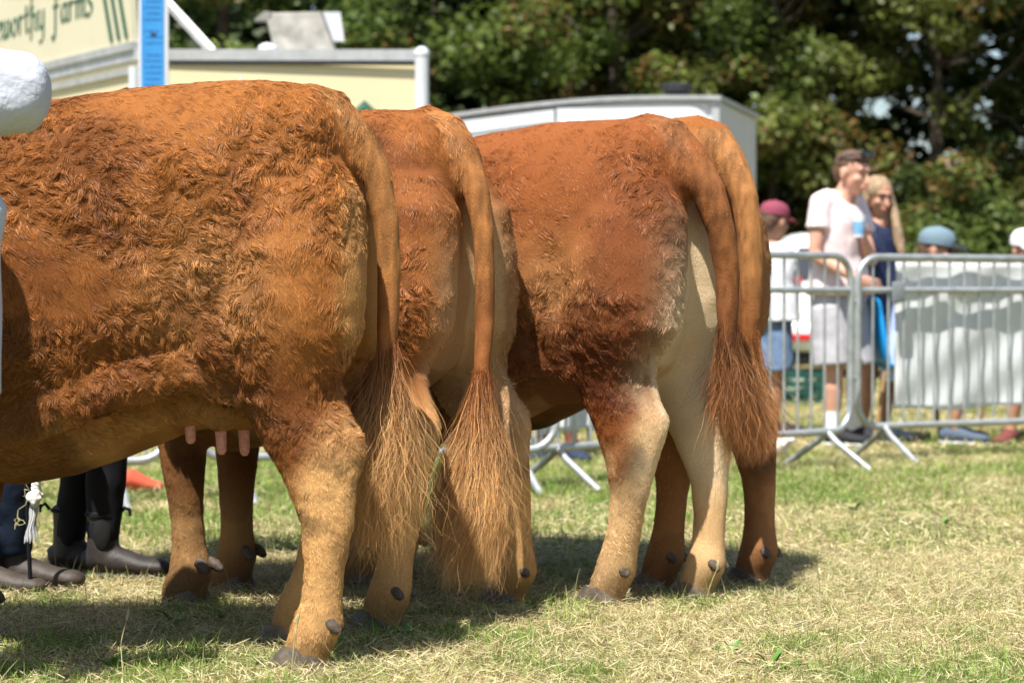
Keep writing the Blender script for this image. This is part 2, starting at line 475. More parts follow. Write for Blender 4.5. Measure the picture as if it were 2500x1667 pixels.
        wy = wob * np.cos(lfr[lk] * s_ + lph[lk, 1]) + hw * np.cos(hfr[lk] * s_ + lph[lk, 1])
        tk = (.001 + .0125 * t[k]) * (1 + 1.1 * (oph > 3.14)) * (1 + 1.2 * stray)
        hx = own[:, 0] * tk + .004 * t[k] * np.sin(40 * s_ + oph); hy = own[:, 1] * tk + .004 * t[k] * np.cos(36 * s_ + oph)
        pts[:, k, 0] = base[:, 0] * 1 + cx_ + wx + hx + lsk[lk, 0] * spr * .25 * q + dr[0] * q ** 1.4
        pts[:, k, 1] = base[:, 1] * 1 + cy_ + wy + hy + lsk[lk, 1] * spr * .25 * q + dr[1] * q ** 1.4
        pts[:, k, 2] = z_ + .012 * q * np.sin(lfr[lk] * 1.3 * s_ + lph[lk, 0]) + dr[2] * q ** 2
    lsp = lsk
    pts[:, :, 2] = np.maximum(pts[:, :, 2], .05)
    tan = nrm(np.gradient(pts, axis=1))
    rd = np.stack([np.cos(az * 7), np.sin(az * 7), np.zeros(S2)], 1)
    Wd = nrm(np.cross(tan, np.repeat(rd[:, None], K2, 1)))
    c0 = np.array(switch.get('c0', (.20, .062, .018))); c1 = np.array(switch.get('c1', (.50, .28, .11)))
    mixv = np.clip(t[None, :, None] * 1.5, 0, 1)
    pk = (c0 * (1 - mixv) + c1 * mixv) * np.exp(rng.normal(0, .25, S2) + .22 * lsp[lk, 1])[:, None, None]
    strands('tail_switch', pts, Wd, np.full(S2, .00095) * (.7 + .6 * rng.random(S2)), HAIR, root, np.clip(pk, 0, 1))
    # ---------------- hooves and dewclaws
    for kf, fx, fy, sgn in hooves:
        ang = math.radians(rng.uniform(-5, 5))
        for q in (-1, 1):
            m2 = MB()
            cy = fy + q * .029
            rs = []
            for z, a0, a1, wy in ((-.004, -.058, .084, .027), (.014, -.056, .080, .0275), (.036, -.048, .066, .026), (.056, -.034, .048, .023)):
                n = 14; r = []
                for i in range(n):
                    tt_ = 2 * math.pi * i / n
                    c_, s_ = math.cos(tt_), math.sin(tt_)
                    xx = (a0 + a1) / 2 + (a1 - a0) / 2 * c_
                    r.append((fx + .008 + xx, cy + wy * math.copysign(abs(s_) ** .8, s_) * (1 - .35 * max(0, c_) ** 2) - q * .004 * max(0, c_), z))
                rs.append(r)
            m2.rings(rs)
            m2.build('hoof', HORN, root)
            m3 = MB()
            bx = fx - .056; zc = .108 if kf == 'h' else .118
            m3.tube([(bx + .012, fy + q * .026, zc + .014), (bx - .006, fy + q * .028, zc + .004), (bx - .020, fy + q * .030, zc - .006), (bx - .030, fy + q * .030, zc - .014)], [.014, .017, .014, .008], 10)
            m3.build('dewclaw', DEWC, root)
    return root
def pig_fn(main, dark, pale, leg, palef, goldf=0.6, stf=.8):
    main, dark, pale, leg = map(np.array, (main, dark, pale, leg))
    def f(Pt, N, seed):
        x, y, z = Pt[:, 0], Pt[:, 1], Pt[:, 2]
        ay = np.abs(y)
        n1 = fbm(Pt, 3.2, seed + 50, 3); n2 = fbm(Pt, 13, seed + 60, 3)
        c = main[None] * (1 + .25 * (n2[:, None] - .5))
        dk = sstep(.45, .62, n1 * .65 + n2 * .35)[:, None] * .6
        # darker mahogany on the hamstring and stifle
        st = np.exp(-(((x - .20) / .14) ** 2 + ((z - .60) / .17) ** 2))[:, None] * stf
        st2 = np.exp(-(((x - .64) / .13) ** 2 + ((z - .85) / .16) ** 2))[:, None] * .45
        dk = np.clip(dk + st + st2, 0, .95)
        gl = (np.exp(-(((x - .36) / .17) ** 2 + ((z - .90) / .15) ** 2)) * goldf)[:, None]
        c = c * (1 - gl) + np.array([.54, .275, .10]) * gl
        c = c * (1 - dk) + dark * dk * (1 + .4 * (n2[:, None] - .5))
        # tan lower legs
        hl = sstep(.65, .47, z + .10 * (n1 - .5) + .10 * (n2 - .5) + .16 * sstep(.075, .19, x) * (x < .5))
        hl = hl * np.where(x > .75, .25 + .6 * sstep(.36, .2, z), 1.0)
        lt = np.clip(hl, 0, 1)[:, None]
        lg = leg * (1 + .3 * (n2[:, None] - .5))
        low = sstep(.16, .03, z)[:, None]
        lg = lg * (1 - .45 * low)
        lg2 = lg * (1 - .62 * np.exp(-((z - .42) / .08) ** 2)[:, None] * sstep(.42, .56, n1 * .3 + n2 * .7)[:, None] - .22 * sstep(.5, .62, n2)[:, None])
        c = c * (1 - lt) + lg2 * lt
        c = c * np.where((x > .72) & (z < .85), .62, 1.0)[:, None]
        # pale inside and back of the thighs, belly
        pf = palef(x, y, z, n1, N)[:, None]
        c = c * (1 - pf) + pale * (1 + .2 * (n2[:, None] - .5)) * pf
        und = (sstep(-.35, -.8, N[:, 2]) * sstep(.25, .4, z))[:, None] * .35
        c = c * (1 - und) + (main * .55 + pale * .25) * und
        return np.clip(c, .004, .9)
    return f
def curl_fn(seed, lo=.12, boost=1.0):
    def f(Pt):
        x, y, z = Pt[:, 0], Pt[:, 1], Pt[:, 2]
        n = fbm(Pt, 4.0, seed + 70, 2)
        c = sstep(.35, .53, n) * .85 + .15
        c *= sstep(.44, .72, z + .06 * (n - .5)) * sstep(1.40, 1.28, z) * .8 + .2
        c *= sstep(.07, .17, np.abs(y))
        c *= 1 - .8 * sstep(.0, -.03, x)
        return np.clip(lo + (1 - lo) * c * boost, 0, 1)
    return f
def len_fn(lb=.034):
    def f(Pt):
        x, y, z = Pt[:, 0], Pt[:, 1], Pt[:, 2]
        l = .015 + (lb - .015) * sstep(.48, .78, z)
        l = np.where((x < .03), np.minimum(l, .016), l)
        inner = 1 - sstep(.06, .14, np.abs(y))
        l = l * (1 - .4 * inner * (z < 1.1))
        return l
    return f
def dens_near(c, n):
    d = np.where(c[:, 1] > -.08, 1.0, .35)
    d = np.where(c[:, 0] > 1.05, .15, d)
    d = d * np.where((n[:, 1] < -.3) & (c[:, 0] > .15), .4, 1.0)
    return d

L1 = dict(tailc=(.41, .18, .055), kx=.92, udder=1.0, belly=-.02, n=340000, top=-.020, wid=.0016, curl=curl_fn(1), len=len_fn(.023), dens=dens_near,
          pig=pig_fn((.37, .133, .028), (.145, .043, .011), (.66, .37, .13), (.70, .40, .155),
                     lambda x, y, z, n, N: np.clip(sstep(.07, .02, x) * sstep(.55, .8, z) * sstep(1.3, 1.1, z) * .55 + .45 * np.exp(-((x - .41) / .13) ** 2 - ((z - .60) / .06) ** 2), 0, 1)))
cow('nearest ginger cow side-on with curly coat and pink teats, in front of the others', (-.326, 5.94), math.radians(8),
    [(-.49, 5.76), (-.565, 6.14), (-1.46, 5.95), (-1.40, 6.20)],
    [(.26, 0, 1.34), (.18, 0, 1.355), (.12, 0, 1.345), (.055, 0, 1.285), (.004, .0, 1.18), (-.018, 0, 1.07), (-.025, 0, .95), (-.022, 0, .82), (-.018, .0, .70), (-.01, 0, .60)],
    [.055, .060, .056, .048, .039, .033, .029, .026, .020, .008], L1, 3,
    dict(n=12000, z0=.80, len=.50, spread=.042, drift=(.0, .02, 0), locks=70))

L2 = dict(tailc=(.36, .15, .045), kx=.78, n=170000, wid=.0020, curl=curl_fn(2), len=len_fn(.024), dens=dens_near, w=.95, top=-.03,
          pig=pig_fn((.34, .115, .026), (.145, .042, .012), (.62, .38, .19), (.66, .37, .14),
                     lambda x, y, z, n, N: np.clip(np.where(y > 0, sstep(-.2, -.9, N[:, 0]) * sstep(.26, .14, y) * .7 * (1 - .7 * sstep(.85, 1.1, z)), np.clip(sstep(-.1, -.7, N[:, 0]) * .6 + sstep(.1, .6, N[:, 1]), 0, 1)) * sstep(.3, .5, z) * sstep(1.25, .95, z) * (x < .32), 0, 1)))
cow('ginger cow second from the left, fluffy pale tail tip hanging straight', (-.077, 6.61), math.radians(31),
    [(-.348, 6.42), (-.012, 6.92), (-.92, 6.92), (-.835, 7.3)],
    [(.26, 0, 1.345), (.18, 0, 1.36), (.12, 0, 1.34), (.06, .01, 1.27), (.01, .02, 1.17), (-.012, .025, 1.07), (-.018, .025, .95), (-.018, .025, .82), (-.022, .045, .70), (-.025, .055, .62), (-.025, .055, .55)],
    [.055, .060, .056, .047, .038, .033, .030, .027, .024, .018, .008], L2, 7,
    dict(n=20000, z0=.70, len=.58, spread=.082, drift=(.02, .05, 0), locks=140))

L3 = dict(tailc=(.29, .11, .036), tailc2=(.11, .038, .014), kx=.86, n=180000, wid=.0020, curl=curl_fn(5, boost=.8), len=len_fn(.020), dens=dens_near, w=.97, top=-.035,
          pig=pig_fn((.31, .095, .023), (.14, .038, .011), (.84, .64, .40), (.72, .46, .22),
                     lambda x, y, z, n, N: np.clip(np.where(y > 0, sstep(.0, -.95, N[:, 0] + .3 * (n - .5)) * sstep(.30, .12, y) * (1 - .72 * sstep(.78, 1.08, z)), np.clip(sstep(.0, -.6, N[:, 0]) + sstep(.0, .5, N[:, 1]), 0, 1)) * sstep(.25, .42, z) * sstep(1.22, .98, z) * (x < .34), 0, 1), stf=.5))
cow('reddish cow third from the left with cream inner thighs', (.56, 6.935), math.radians(30),
    [(.27, 6.92), (.54, 7.06), (-.45, 7.33), (-.36, 7.62)],
    [(.28, 0, 1.335), (.19, 0, 1.35), (.12, -.0, 1.335), (.055, -.0, 1.27), (-.0, -.01, 1.19), (-.03, -.03, 1.07), (-.04, -.05, .95), (-.04, -.05, .84), (-.04, -.05, .74), (-.04, -.055, .66)],
    [.065, .07, .068, .060, .050, .041, .036, .031, .026, .012], L3, 11,
    dict(n=9000, z0=.82, len=.36, spread=.045, drift=(-.02, -.09, 0), c0=(.07, .024, .009), c1=(.30, .13, .05)))

L4 = dict(tailc=(.40, .18, .06), kx=.86, n=55000, wid=.003, curl=curl_fn(9, boost=.7), len=len_fn(.020), dens=dens_near, w=.95, top=-.015,
          pig=pig_fn((.35, .12, .028), (.22, .055, .014), (.50, .28, .12), (.42, .19, .07),
                     lambda x, y, z, n, N: np.clip(sstep(.06, .02, x) * sstep(.5, .7, z) * .4, 0, 1)))
cow('farthest ginger cow, rightmost and mostly hidden by the reddish one', (.69, 7.36), math.radians(38),
    [(.44, 7.28), (.735, 7.42), (-.38, 7.92), (-.17, 8.2)],
    [(.24, 0, 1.38), (.15, 0, 1.39), (.09, 0, 1.37), (.03, 0, 1.29), (-.02, .0, 1.19), (-.04, 0, 1.08), (-.045, 0, .95), (-.045, 0, .82), (-.04, .0, .72), (-.04, 0, .64)],
    [.06, .06, .058, .052, .045, .04, .036, .03, .02, .008], L4, 17,
    dict(n=2600, z0=.80, len=.36, spread=.035, drift=(-.02, -.02, 0), c0=(.2, .07, .02), c1=(.4, .2, .08)))

# teats of the nearest cow (children of it)
_c1 = [o for o in COL.objects if o.name == 'cow'][0]
for tx, ty, tz in ((.460, .075, .588), (.378, .09, .563), (.338, .02, .556)):
    m_ = MB(); m_.tube([(tx, ty, tz + .05), (tx, ty, tz + .01), (tx - .002, ty, tz - .03), (tx - .003, ty, tz - .052), (tx - .003, ty, tz - .06)], [.015, .0145, .0135, .012, .006], 14)
    m_.build('teat', TEAT, _c1)
# ------------------------------------------------------------------ ground
def ground_mat():
    m = bpy.data.materials.new('mown turf'); m.use_nodes = True
    n = m.node_tree; b = n.nodes['Principled BSDF']
    tc = n.nodes.new('ShaderNodeTexCoord')
    def noise(s, d=6):
        q = n.nodes.new('ShaderNodeTexNoise'); q.inputs['Scale'].default_value = s; q.inputs['Detail'].default_value = d
        n.links.new(tc.outputs['Object'], q.inputs['Vector']); return q
    def ramp(src, c0, c1, p0, p1):
        r = n.nodes.new('ShaderNodeValToRGB'); r.color_ramp.elements[0].color = (*c0, 1); r.color_ramp.elements[1].color = (*c1, 1)
        r.color_ramp.elements[0].position = p0; r.color_ramp.elements[1].position = p1
        n.links.new(src.outputs['Fac'], r.inputs['Fac']); return r
    def mix(f, a, b_):
        x = n.nodes.new('ShaderNodeMix'); x.data_type = 'RGBA'
        if isinstance(f, float): x.inputs[0].default_value = f
        else: n.links.new(f, x.inputs[0])
        n.links.new(a, x.inputs[6]); n.links.new(b_, x.inputs[7]); return x
    A = ramp(noise(45, 8), (.10, .085, .035), (.46, .37, .18), .35, .65)
    B = ramp(noise(30, 8), (.05, .075, .02), (.15, .19, .05), .35, .65)
    M = ramp(noise(1.6, 5), (0, 0, 0), (1, 1, 1), .42, .60)
    x = mix(M.outputs['Color'], A.outputs['Color'], B.outputs['Color'])
    n.links.new(x.outputs[2], b.inputs['Base Color'])
    b.inputs['Roughness'].default_value = .95; b.inputs['Specular IOR Level'].default_value = .1
    bp = n.nodes.new('ShaderNodeBump'); bp.inputs['Strength'].default_value = .8; bp.inputs['Distance'].default_value = .02
    n.links.new(noise(90, 5).outputs['Fac'], bp.inputs['Height']); n.links.new(bp.outputs['Normal'], b.inputs['Normal'])
    return m
_g = MB(); _g.add([(-400, -60, 0), (400, -60, 0), (400, 1500, 0), (-400, 1500, 0)], [(0, 1, 2, 3)])
tag(_g.build('ground', ground_mat(), smooth=False), kind='structure')

GRASSM = attr_mat('grass blades', rough=.6, spec=.3, transl=.35)
def grass_field():
    rng = np.random.default_rng(5)
    Vs = []; Cs = []; Fs = []; base = 0
    def patch(n, y0, y1, hh, ww, kind):
        nonlocal base
        # distance distribution uniform over area of the wedge the camera (and a step aside) sees
        y = np.sqrt(rng.random(n) * (y1 ** 2 - y0 ** 2) + y0 ** 2)
        x = (rng.random(n) * 2 - 1) * (y * .235 + .3)
        P = np.stack([x, y, np.zeros(n)], 1)
        g = fbm(P, 1.1, 2, 3) * .65 + vnoise(P, 6, 8) * .35               # green patches
        gr = sstep(.42, .64, g + .03 * np.exp(-((y - 9.6) / 1.6) ** 2) + .15 * np.exp(-((y - 11.6) / .9) ** 2) - .12 * np.exp(-((y - 8.2) / 1.0) ** 2))
        tuft = fbm(P, 14, 3, 2)
        if kind == 'green':
            keep = rng.random(n) < (.25 + .75 * gr)
        elif kind == 'straw':
            keep = rng.random(n) < (1.0 - .5 * gr)
        else: keep = np.ones(n, bool)
        x, y, P, gr, tuft = x[keep], y[keep], P[keep], gr[keep], tuft[keep]; n = len(x)
        az = rng.random(n) * 6.283
        if kind == 'straw':
            H = ww_ = None
            L = hh * (.5 + rng.random(n) * 1.1); el = np.radians(rng.uniform(-2, 24, n)); W = ww * (.6 + .8 * rng.random(n))
            z0 = rng.random(n) ** 2 * .022 + .003
        elif kind == 'green':
            L = hh * (.35 + .9 * rng.random(n)) * (.55 + .9 * tuft); el = np.radians(rng.uniform(35, 88, n)); W = ww * (.6 + .8 * rng.random(n)); z0 = np.zeros(n)
        else:
            L = hh * (.5 + .8 * rng.random(n)); el = np.radians(rng.uniform(50, 85, n)); W = ww * (.8 + .4 * rng.random(n)); z0 = np.zeros(n)
        K = 4
        dirh = np.stack([np.cos(az), np.sin(az), np.zeros(n)], 1)
        p = np.stack([x, y, z0], 1); pts = [p]
        bend = rng.uniform(.1, 1.1, n) if kind != 'straw' else rng.normal(0, .35, n)
        for k in range(1, K):
            e = el - bend * (k / K) ** 1.5
            p = p + (dirh * np.cos(e)[:, None] + np.array([0, 0, 1.0]) * np.sin(e)[:, None]) * (L / (K - 1))[:, None]
            p[:, 2] = np.maximum(p[:, 2], .002)
            pts.append(p)
        pts = np.stack(pts, 1)
        wa = az + math.pi / 2 + rng.normal(0, .5, n)
        Wd = np.stack([np.cos(wa), np.sin(wa), rng.normal(0, .35, n)], 1); Wd = nrm(Wd)
        prof = np.array([1, .95, .65, .08]) * .5
        A = pts - Wd[:, None] * (W[:, None] * prof)[:, :, None]; B = pts + Wd[:, None] * (W[:, None] * prof)[:, :, None]
        V = np.stack([A, B], 2).reshape(-1, 3)
        bb = (np.arange(n) * K * 2)[:, None] + (np.arange(K - 1) * 2)[None]; bb = bb.ravel()
        F = np.stack([bb, bb + 1, bb + 3, bb + 2], 1) + base; base += len(V)
        v = np.exp(rng.normal(0, .22, n))[:, None]; mixd = rng.random(n)[:, None]
        if kind == 'straw':
            c = np.array([.62, .50, .25]) * (1 - mixd) + np.array([.82, .72, .46]) * mixd
            c = np.where(rng.random(n)[:, None] < .18, np.array([.25, .16, .07]), c)
        elif kind == 'green':
            gg = gr[:, None]
            c = np.array([.14, .24, .035]) * (1 - mixd) + np.array([.25, .36, .07]) * mixd
            c = c * (.5 + .5 * gg) + np.array([.46, .42, .17]) * (.5 - .5 * gg)
        else:
            c = np.array([.36, .33, .14]) + 0 * v
        c = np.repeat((c * v)[:, None], K * 2, 1)
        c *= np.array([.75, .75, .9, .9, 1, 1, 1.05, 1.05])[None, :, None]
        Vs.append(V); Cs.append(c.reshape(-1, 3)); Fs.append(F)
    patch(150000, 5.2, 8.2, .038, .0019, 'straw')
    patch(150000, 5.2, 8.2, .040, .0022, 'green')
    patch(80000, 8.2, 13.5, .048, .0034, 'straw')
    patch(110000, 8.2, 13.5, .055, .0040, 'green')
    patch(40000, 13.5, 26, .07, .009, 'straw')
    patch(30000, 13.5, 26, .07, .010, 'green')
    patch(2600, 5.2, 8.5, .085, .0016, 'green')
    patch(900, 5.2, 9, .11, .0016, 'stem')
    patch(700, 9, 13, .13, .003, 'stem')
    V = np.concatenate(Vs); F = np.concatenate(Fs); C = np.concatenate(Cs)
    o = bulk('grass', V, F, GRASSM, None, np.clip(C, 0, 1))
    tag(o, 'mown grass with dry yellow hay litter and green tufts', 'grass', kind='stuff')
grass_field()

# broad green weed leaves and seed stems that can be told apart
def weeds():
    rng = random.Random(4); m = mat('weed leaf', (.10, .20, .035), .45, var=.3, scale=30)
    m2 = mat('seed stem', (.42, .38, .18), .7, var=.3, scale=60)
    spots = [(455, 1480), (420, 1530), (520, 1520), (985, 1560), (1790, 1600), (2310, 1290), (2090, 1250), (1880, 1640), (270, 1640)]
    LAB = ['small green weed left of the nearest hind hoof, in the shade', 'green weed in the shaded turf at lower left', 'broad green weed nearest left of the front hoof of the big cow',
           'green weed on the turf between the first and second cows', 'green weed in the sunlit turf below the rightmost hooves', 'green weed by the right edge, upper one', 'green weed in the sunny grass right of the rightmost cow',
           'green weed at the bottom edge right of the middle', 'green weed at the bottom left corner of the turf']
    for i, (px, py) in enumerate(spots):
        Y = CAMZ * FPX / (py - HORIZ); X = (px - 1250) / FPX * Y
        mb = MB()
        for k in range(rng.randint(4, 7)):
            a = rng.uniform(0, 6.28); L = rng.uniform(.05, .10); el = rng.uniform(.3, 1.2); wv = rng.uniform(.006, .012)
            p = Vector((X, Y, 0)); d = Vector((math.cos(a), math.sin(a), 0)); s = Vector((-d.y, d.x, 0)); vs = []
            for q in range(5):
                t = q / 4; c = p + d * (L * t * math.cos(el)) + Vector((0, 0, 1)) * (L * math.sin(el) * (t - .45 * t * t))
                wd = wv * math.sin(math.pi * min(.98, .12 + .86 * t)) ; vs += [c - s * wd + Vector((0, 0, .003)), c - Vector((0, 0, .0)), c + s * wd + Vector((0, 0, .003))]
            fs = []
            for q in range(4):
                for z in (0, 1): fs.append((q * 3 + z, q * 3 + z + 1, q * 3 + z + 4, q * 3 + z + 3))
            mb.add(vs, fs)
        o = mb.build('weed', m, auto=0)
        tag(o, LAB[i], 'weed', 'broad leaved weeds in the turf')
    stems = [(1725, 1480, .11, .3), (1775, 1470, .14, -.35), (290 * 1, 1600, .09, .2), (2200, 1450, .16, .5), (1395, 1420, .10, .0), (710, 1660, .13, .1), (2150, 1560, .10, -.3)]
    SL_ = ['thin dry stem just right of the cream thighed hoof', 'taller dry stem beside it, leaning left', 'thin dry stem at bottom left in the sun', 'long leaning seed stem in the sunny turf at right', 'upright seed stem between the second and third cows', 'bare stem at the bottom edge near the nearest hoof', 'dry stem in the lower right turf leaning left']
    for i, (px, py, h, lean) in enumerate(stems):
        Y = CAMZ * FPX / (py - HORIZ); X = (px - 1250) / FPX * Y
        mb = MB(); pts = [(X + lean * h * (t ** 1.6), Y, h * t) for t in (0, .25, .5, .75, 1)]
        mb.tube(pts, [.0016, .0015, .0013, .0012, .001], 6); e = pts[-1]
        mb.tube([(e[0], e[1], e[2] - .004), (e[0], e[1], e[2] + .006), (e[0] + .003, e[1], e[2] + .018), (e[0] + .004, e[1], e[2] + .024)], [.0015, .0045, .004, .001], 7)
        tag(mb.build('seed_stem', m2), SL_[i], 'stem', 'seed stems in the turf')
weeds()
# ------------------------------------------------------------------ crowd barriers
GALV = mat('galvanised steel', (.42, .44, .44), .42, metal=.55, var=.22, scale=14, bump=.15, bscale=40, spec=.5)
VINYL = mat('white vinyl sheet', (.62, .64, .64), .55, var=.12, scale=3, bump=.35, bscale=6)
def barrier(label, P, Q, feet=(.2, .2), height=1.085, flat=(0, 0)):
    P = Vector((P[0], P[1], 0)); Q = Vector((Q[0], Q[1], 0)); d = (Q - P).normalized(); L = (Q - P).length; nrm_ = Vector((d.y, -d.x, 0))
    root = thing('crowd_barrier', label, 'barrier', P, math.atan2(d.y, d.x), 'steel crowd barriers along the show ring')
    zb, zt, r = .19, height, .13
    pts = []
    def corner(cx, cz, a0):
        for k in range(7):
            a = math.radians(a0 + 90 * k / 6); pts.append((cx + r * math.cos(a), 0, cz + r * math.sin(a)))
    corner(L - r, zb + r, -90); corner(L - r, zt - r, 0); corner(r, zt - r, 90); corner(r, zb + r, 180); pts.append((L - r, 0, zb)) ; 
    mb = MB(); mb.tube(pts, .0185, 12, ref=(0, 1, 0)); mb.build('frame', GALV, root)
    m2 = MB(); m2.tube([(.018, 0, .91), (L - .018, 0, .91)], .016, 10); m2.build('mid_rail', GALV, root)
    nb = int(round((L - .2) / .105))
    for k in range(nb + 1):
        x = .1 + (L - .2) * k / nb
        m3 = MB(); m3.tube([(x, 0, zb + .005), (x, 0, zt - .005)], .0068, 8); m3.build('bar', GALV, root)
    for fx in feet:
        x = fx if fx > 0 else L + fx
        for s in (-1, 1):
            m4 = MB(); m4.tube([(x, 0, zb - .0), (x + .012 * s, s * .07, zb - .05), (x + .02 * s, s * .30, .008)], [.016, .017, .017], 10, ref=(1, 0, 0)); m4.build('foot', GALV, root)
    # hooks at one end
    for z in (.45, .85):
        m5 = MB(); m5.tube([(0, 0, z), (-.03, 0, z + .0), (-.045, 0, z - .02), (-.045, 0, z - .06)], .008, 8); m5.build('hook', GALV, root)
    return root, L
bA, LA = barrier('steel barrier seen between the rightmost cow and the man in the pale T-shirt', (.06, 10.90), (1.74, 12.42), (.2, -.18))
bB, LB = barrier('steel barrier with the long white sheet behind its bars, at right', (1.82, 12.72), (3.80, 13.86), (.18, -.2))
bC, LC = barrier('steel barrier seen under the belly gap between the second and third cows', (-1.35, 10.30), (.20, 10.94), (.2, -.18))
bD, LD = barrier('steel barrier seen beneath the udder of the nearest cow', (-3.35, 9.50), (-1.45, 10.22), (.2, -.22))
m_ = MB(); m_.box((.25, -.026, .90), (.085, .016, .11)); m_.build('clamp_plate', mat('grey plate', (.22, .24, .25), .6), bB, bevel=.01)

def sheet(label, root, x0, x1, z0, z1, seed, parent_loc):
    nx, nz = 60, 26; V = []; F = []
    for j in range(nz + 1):
        for i in range(nx + 1):
            u = i / nx; v = j / nz; x = x0 + (x1 - x0) * u; z = z0 + (z1 - z0) * v
            sagg = .02 * math.sin(u * 21 + seed) * (1 - v) + .012 * math.sin((u * 9 - v * 7) * 2.3 + seed) + .007 * math.sin(u * 47 + v * 13)
            V.append((x, .034 + sagg * .55 + .012, z + (.010 * math.sin(u * 17 + seed) if j == 0 else 0)))
    for j in range(nz):
        for i in range(nx):
            a = j * (nx + 1) + i; F.append((a, a + 1, a + nx + 2, a + nx + 1))
    me = bpy.data.meshes.new('banner_sheet'); me.from_pydata(V, [], F)
    o = link('banner_sheet', me, VINYL, None)
    o.matrix_world = Matrix.Translation(root.location) @ Matrix.Rotation(root.rotation_euler.z, 4, 'Z')
    s = o.modifiers.new('t', 'SOLIDIFY'); s.thickness = .003
    tag(o, label, 'banner sheet')
sheet('long blank white sheet hung behind the bars of the right barrier', bB, .29, LB - .06, .27, 1.06, 1.0, None)
sheet('blank pale sheet hung low behind the barrier, seen past the second cow', bA, .12, .62, .26, 1.05, 4.0, None)
# ------------------------------------------------------------------ catering trailer, white trailer, car
CREAM = mat('cream panel', (.68, .59, .37), .45, var=.03, scale=3, bump=.05)
CREAM2 = mat('cream sign panel', (.66, .61, .44), .45, var=.03, scale=3)
ALU = mat('aluminium trim', (.50, .50, .50), .4, metal=.4, var=.15, scale=10)
WHT = mat('white plastic', (.58, .60, .63), .4, var=.05, scale=6)
GREENP = mat('dark green lettering', (.02, .10, .06), .5, var=.15)
BLK = mat('black rubber', (.02, .02, .022), .6, var=.3, scale=20)
OLD = mat('weathered grey plastic', (.17, .165, .145), .8, col2=(.34, .325, .29), scale=9, bump=.3)
KX, KY = -2.37, 15.3; DX, DY = -.506, .863
ZT = 2.42
tr = thing('catering_trailer', 'cream catering trailer with green lettering on its raised hatch and blue notice beside it', 'trailer', (KX, KY, 0))
Wd_ = 1.80; SL = 4.2
def P2(u, v=0): return (DX * u + v, DY * u + .0 * v)
def prism(mb, pts, z0, z1):
    n = len(pts); mb.add([(x, y, z0) for x, y in pts] + [(x, y, z1) for x, y in pts], [tuple(reversed(range(n))), tuple(range(n, 2 * n))] + [(i, (i + 1) % n, n + (i + 1) % n, n + i) for i in range(n)])
A_ = (0, 0); B_ = (Wd_, .03); Cc = (Wd_ + DX * SL, DY * SL + .03); Dd_ = (DX * SL, DY * SL)
mb = MB(); prism(mb, [A_, B_, Cc, Dd_], .38, ZT - .06); mb.build('wall', CREAM, tr, smooth=False)
mb = MB(); prism(mb, [(-.012, -.014), (Wd_ + .012, .016), (Wd_ + .012 + DX * SL, DY * SL + .03), (-.02 + DX * SL, DY * SL)], ZT - .058, ZT + .012); mb.build('roof', ALU, tr, smooth=False)
mb = MB(); mb.box((Wd_ / 2, -.002, ZT - .075), (Wd_ - .1, .02, .022)); mb.build('gutter', BLK, tr, smooth=False)
mb = MB(); mb.tube([(-.015, -.015, .4), (-.015, -.015, ZT - .10)], .035, 14); mb.build('corner_post', WHT, tr)
mb = MB(); mb.tube([(Wd_ + .0, .0, .4), (Wd_, .0, ZT - .04)], .045, 14); mb.ball((Wd_, 0, ZT - .02), (.05, .05, .05), 10); mb.build('corner_post', WHT, tr)
# hatch opened upwards, above the long side
mb = MB(); Rz = Matrix.Rotation(math.atan2(DY, DX), 3, 'Z'); hc = P2(SL * .5 - .05)
Rt = Rz
HZ0, HZ1 = ZT + .03, ZT + .66
nx_, ny_ = -DY, DX      # outward normal of the long side (towards camera-left)
def hp(u, v, o=0.0):    # point on the hatch face, o metres outwards
    return Vector((DX * u + nx_ * (o + .05 * v), DY * u + ny_ * (o + .05 * v), HZ0 + v))
def slab(mb, u0, u1, v0, v1, o0, o1):
    mb.hexa([hp(u0, v0, o0), hp(u1, v0, o0), hp(u1, v0, o1), hp(u0, v0, o1), hp(u0, v1, o0), hp(u1, v1, o0), hp(u1, v1, o1), hp(u0, v1, o1)])
mb = MB(); slab(mb, .02, SL, .03, .62, -.02, .02); mb.build('hatch', CREAM2, tr, smooth=False)
mb = MB(); slab(mb, 0, SL, -.02, .03, -.03, .035); slab(mb, 0, SL, .62, .655, -.03, .03); mb.build('hatch_frame', ALU, tr, smooth=False)
mb = MB(); slab(mb, -.01, SL, -.17, -.13, .0, .03); mb.build('side_trim', ALU, tr, smooth=False)
mb = MB()
for u in (.08, .21, .34):
    vs = [hp(u + .0, .06, .024), hp(u + .05, .06, .024), hp(u + .22, .60, .024), hp(u + .17, .60, .024)]
    vs2 = [hp(u + .0, .06, .028), hp(u + .05, .06, .028), hp(u + .22, .60, .028), hp(u + .17, .60, .028)]
    mb.hexa(vs + vs2)
mb.build('stripes', GREENP, tr, smooth=False)
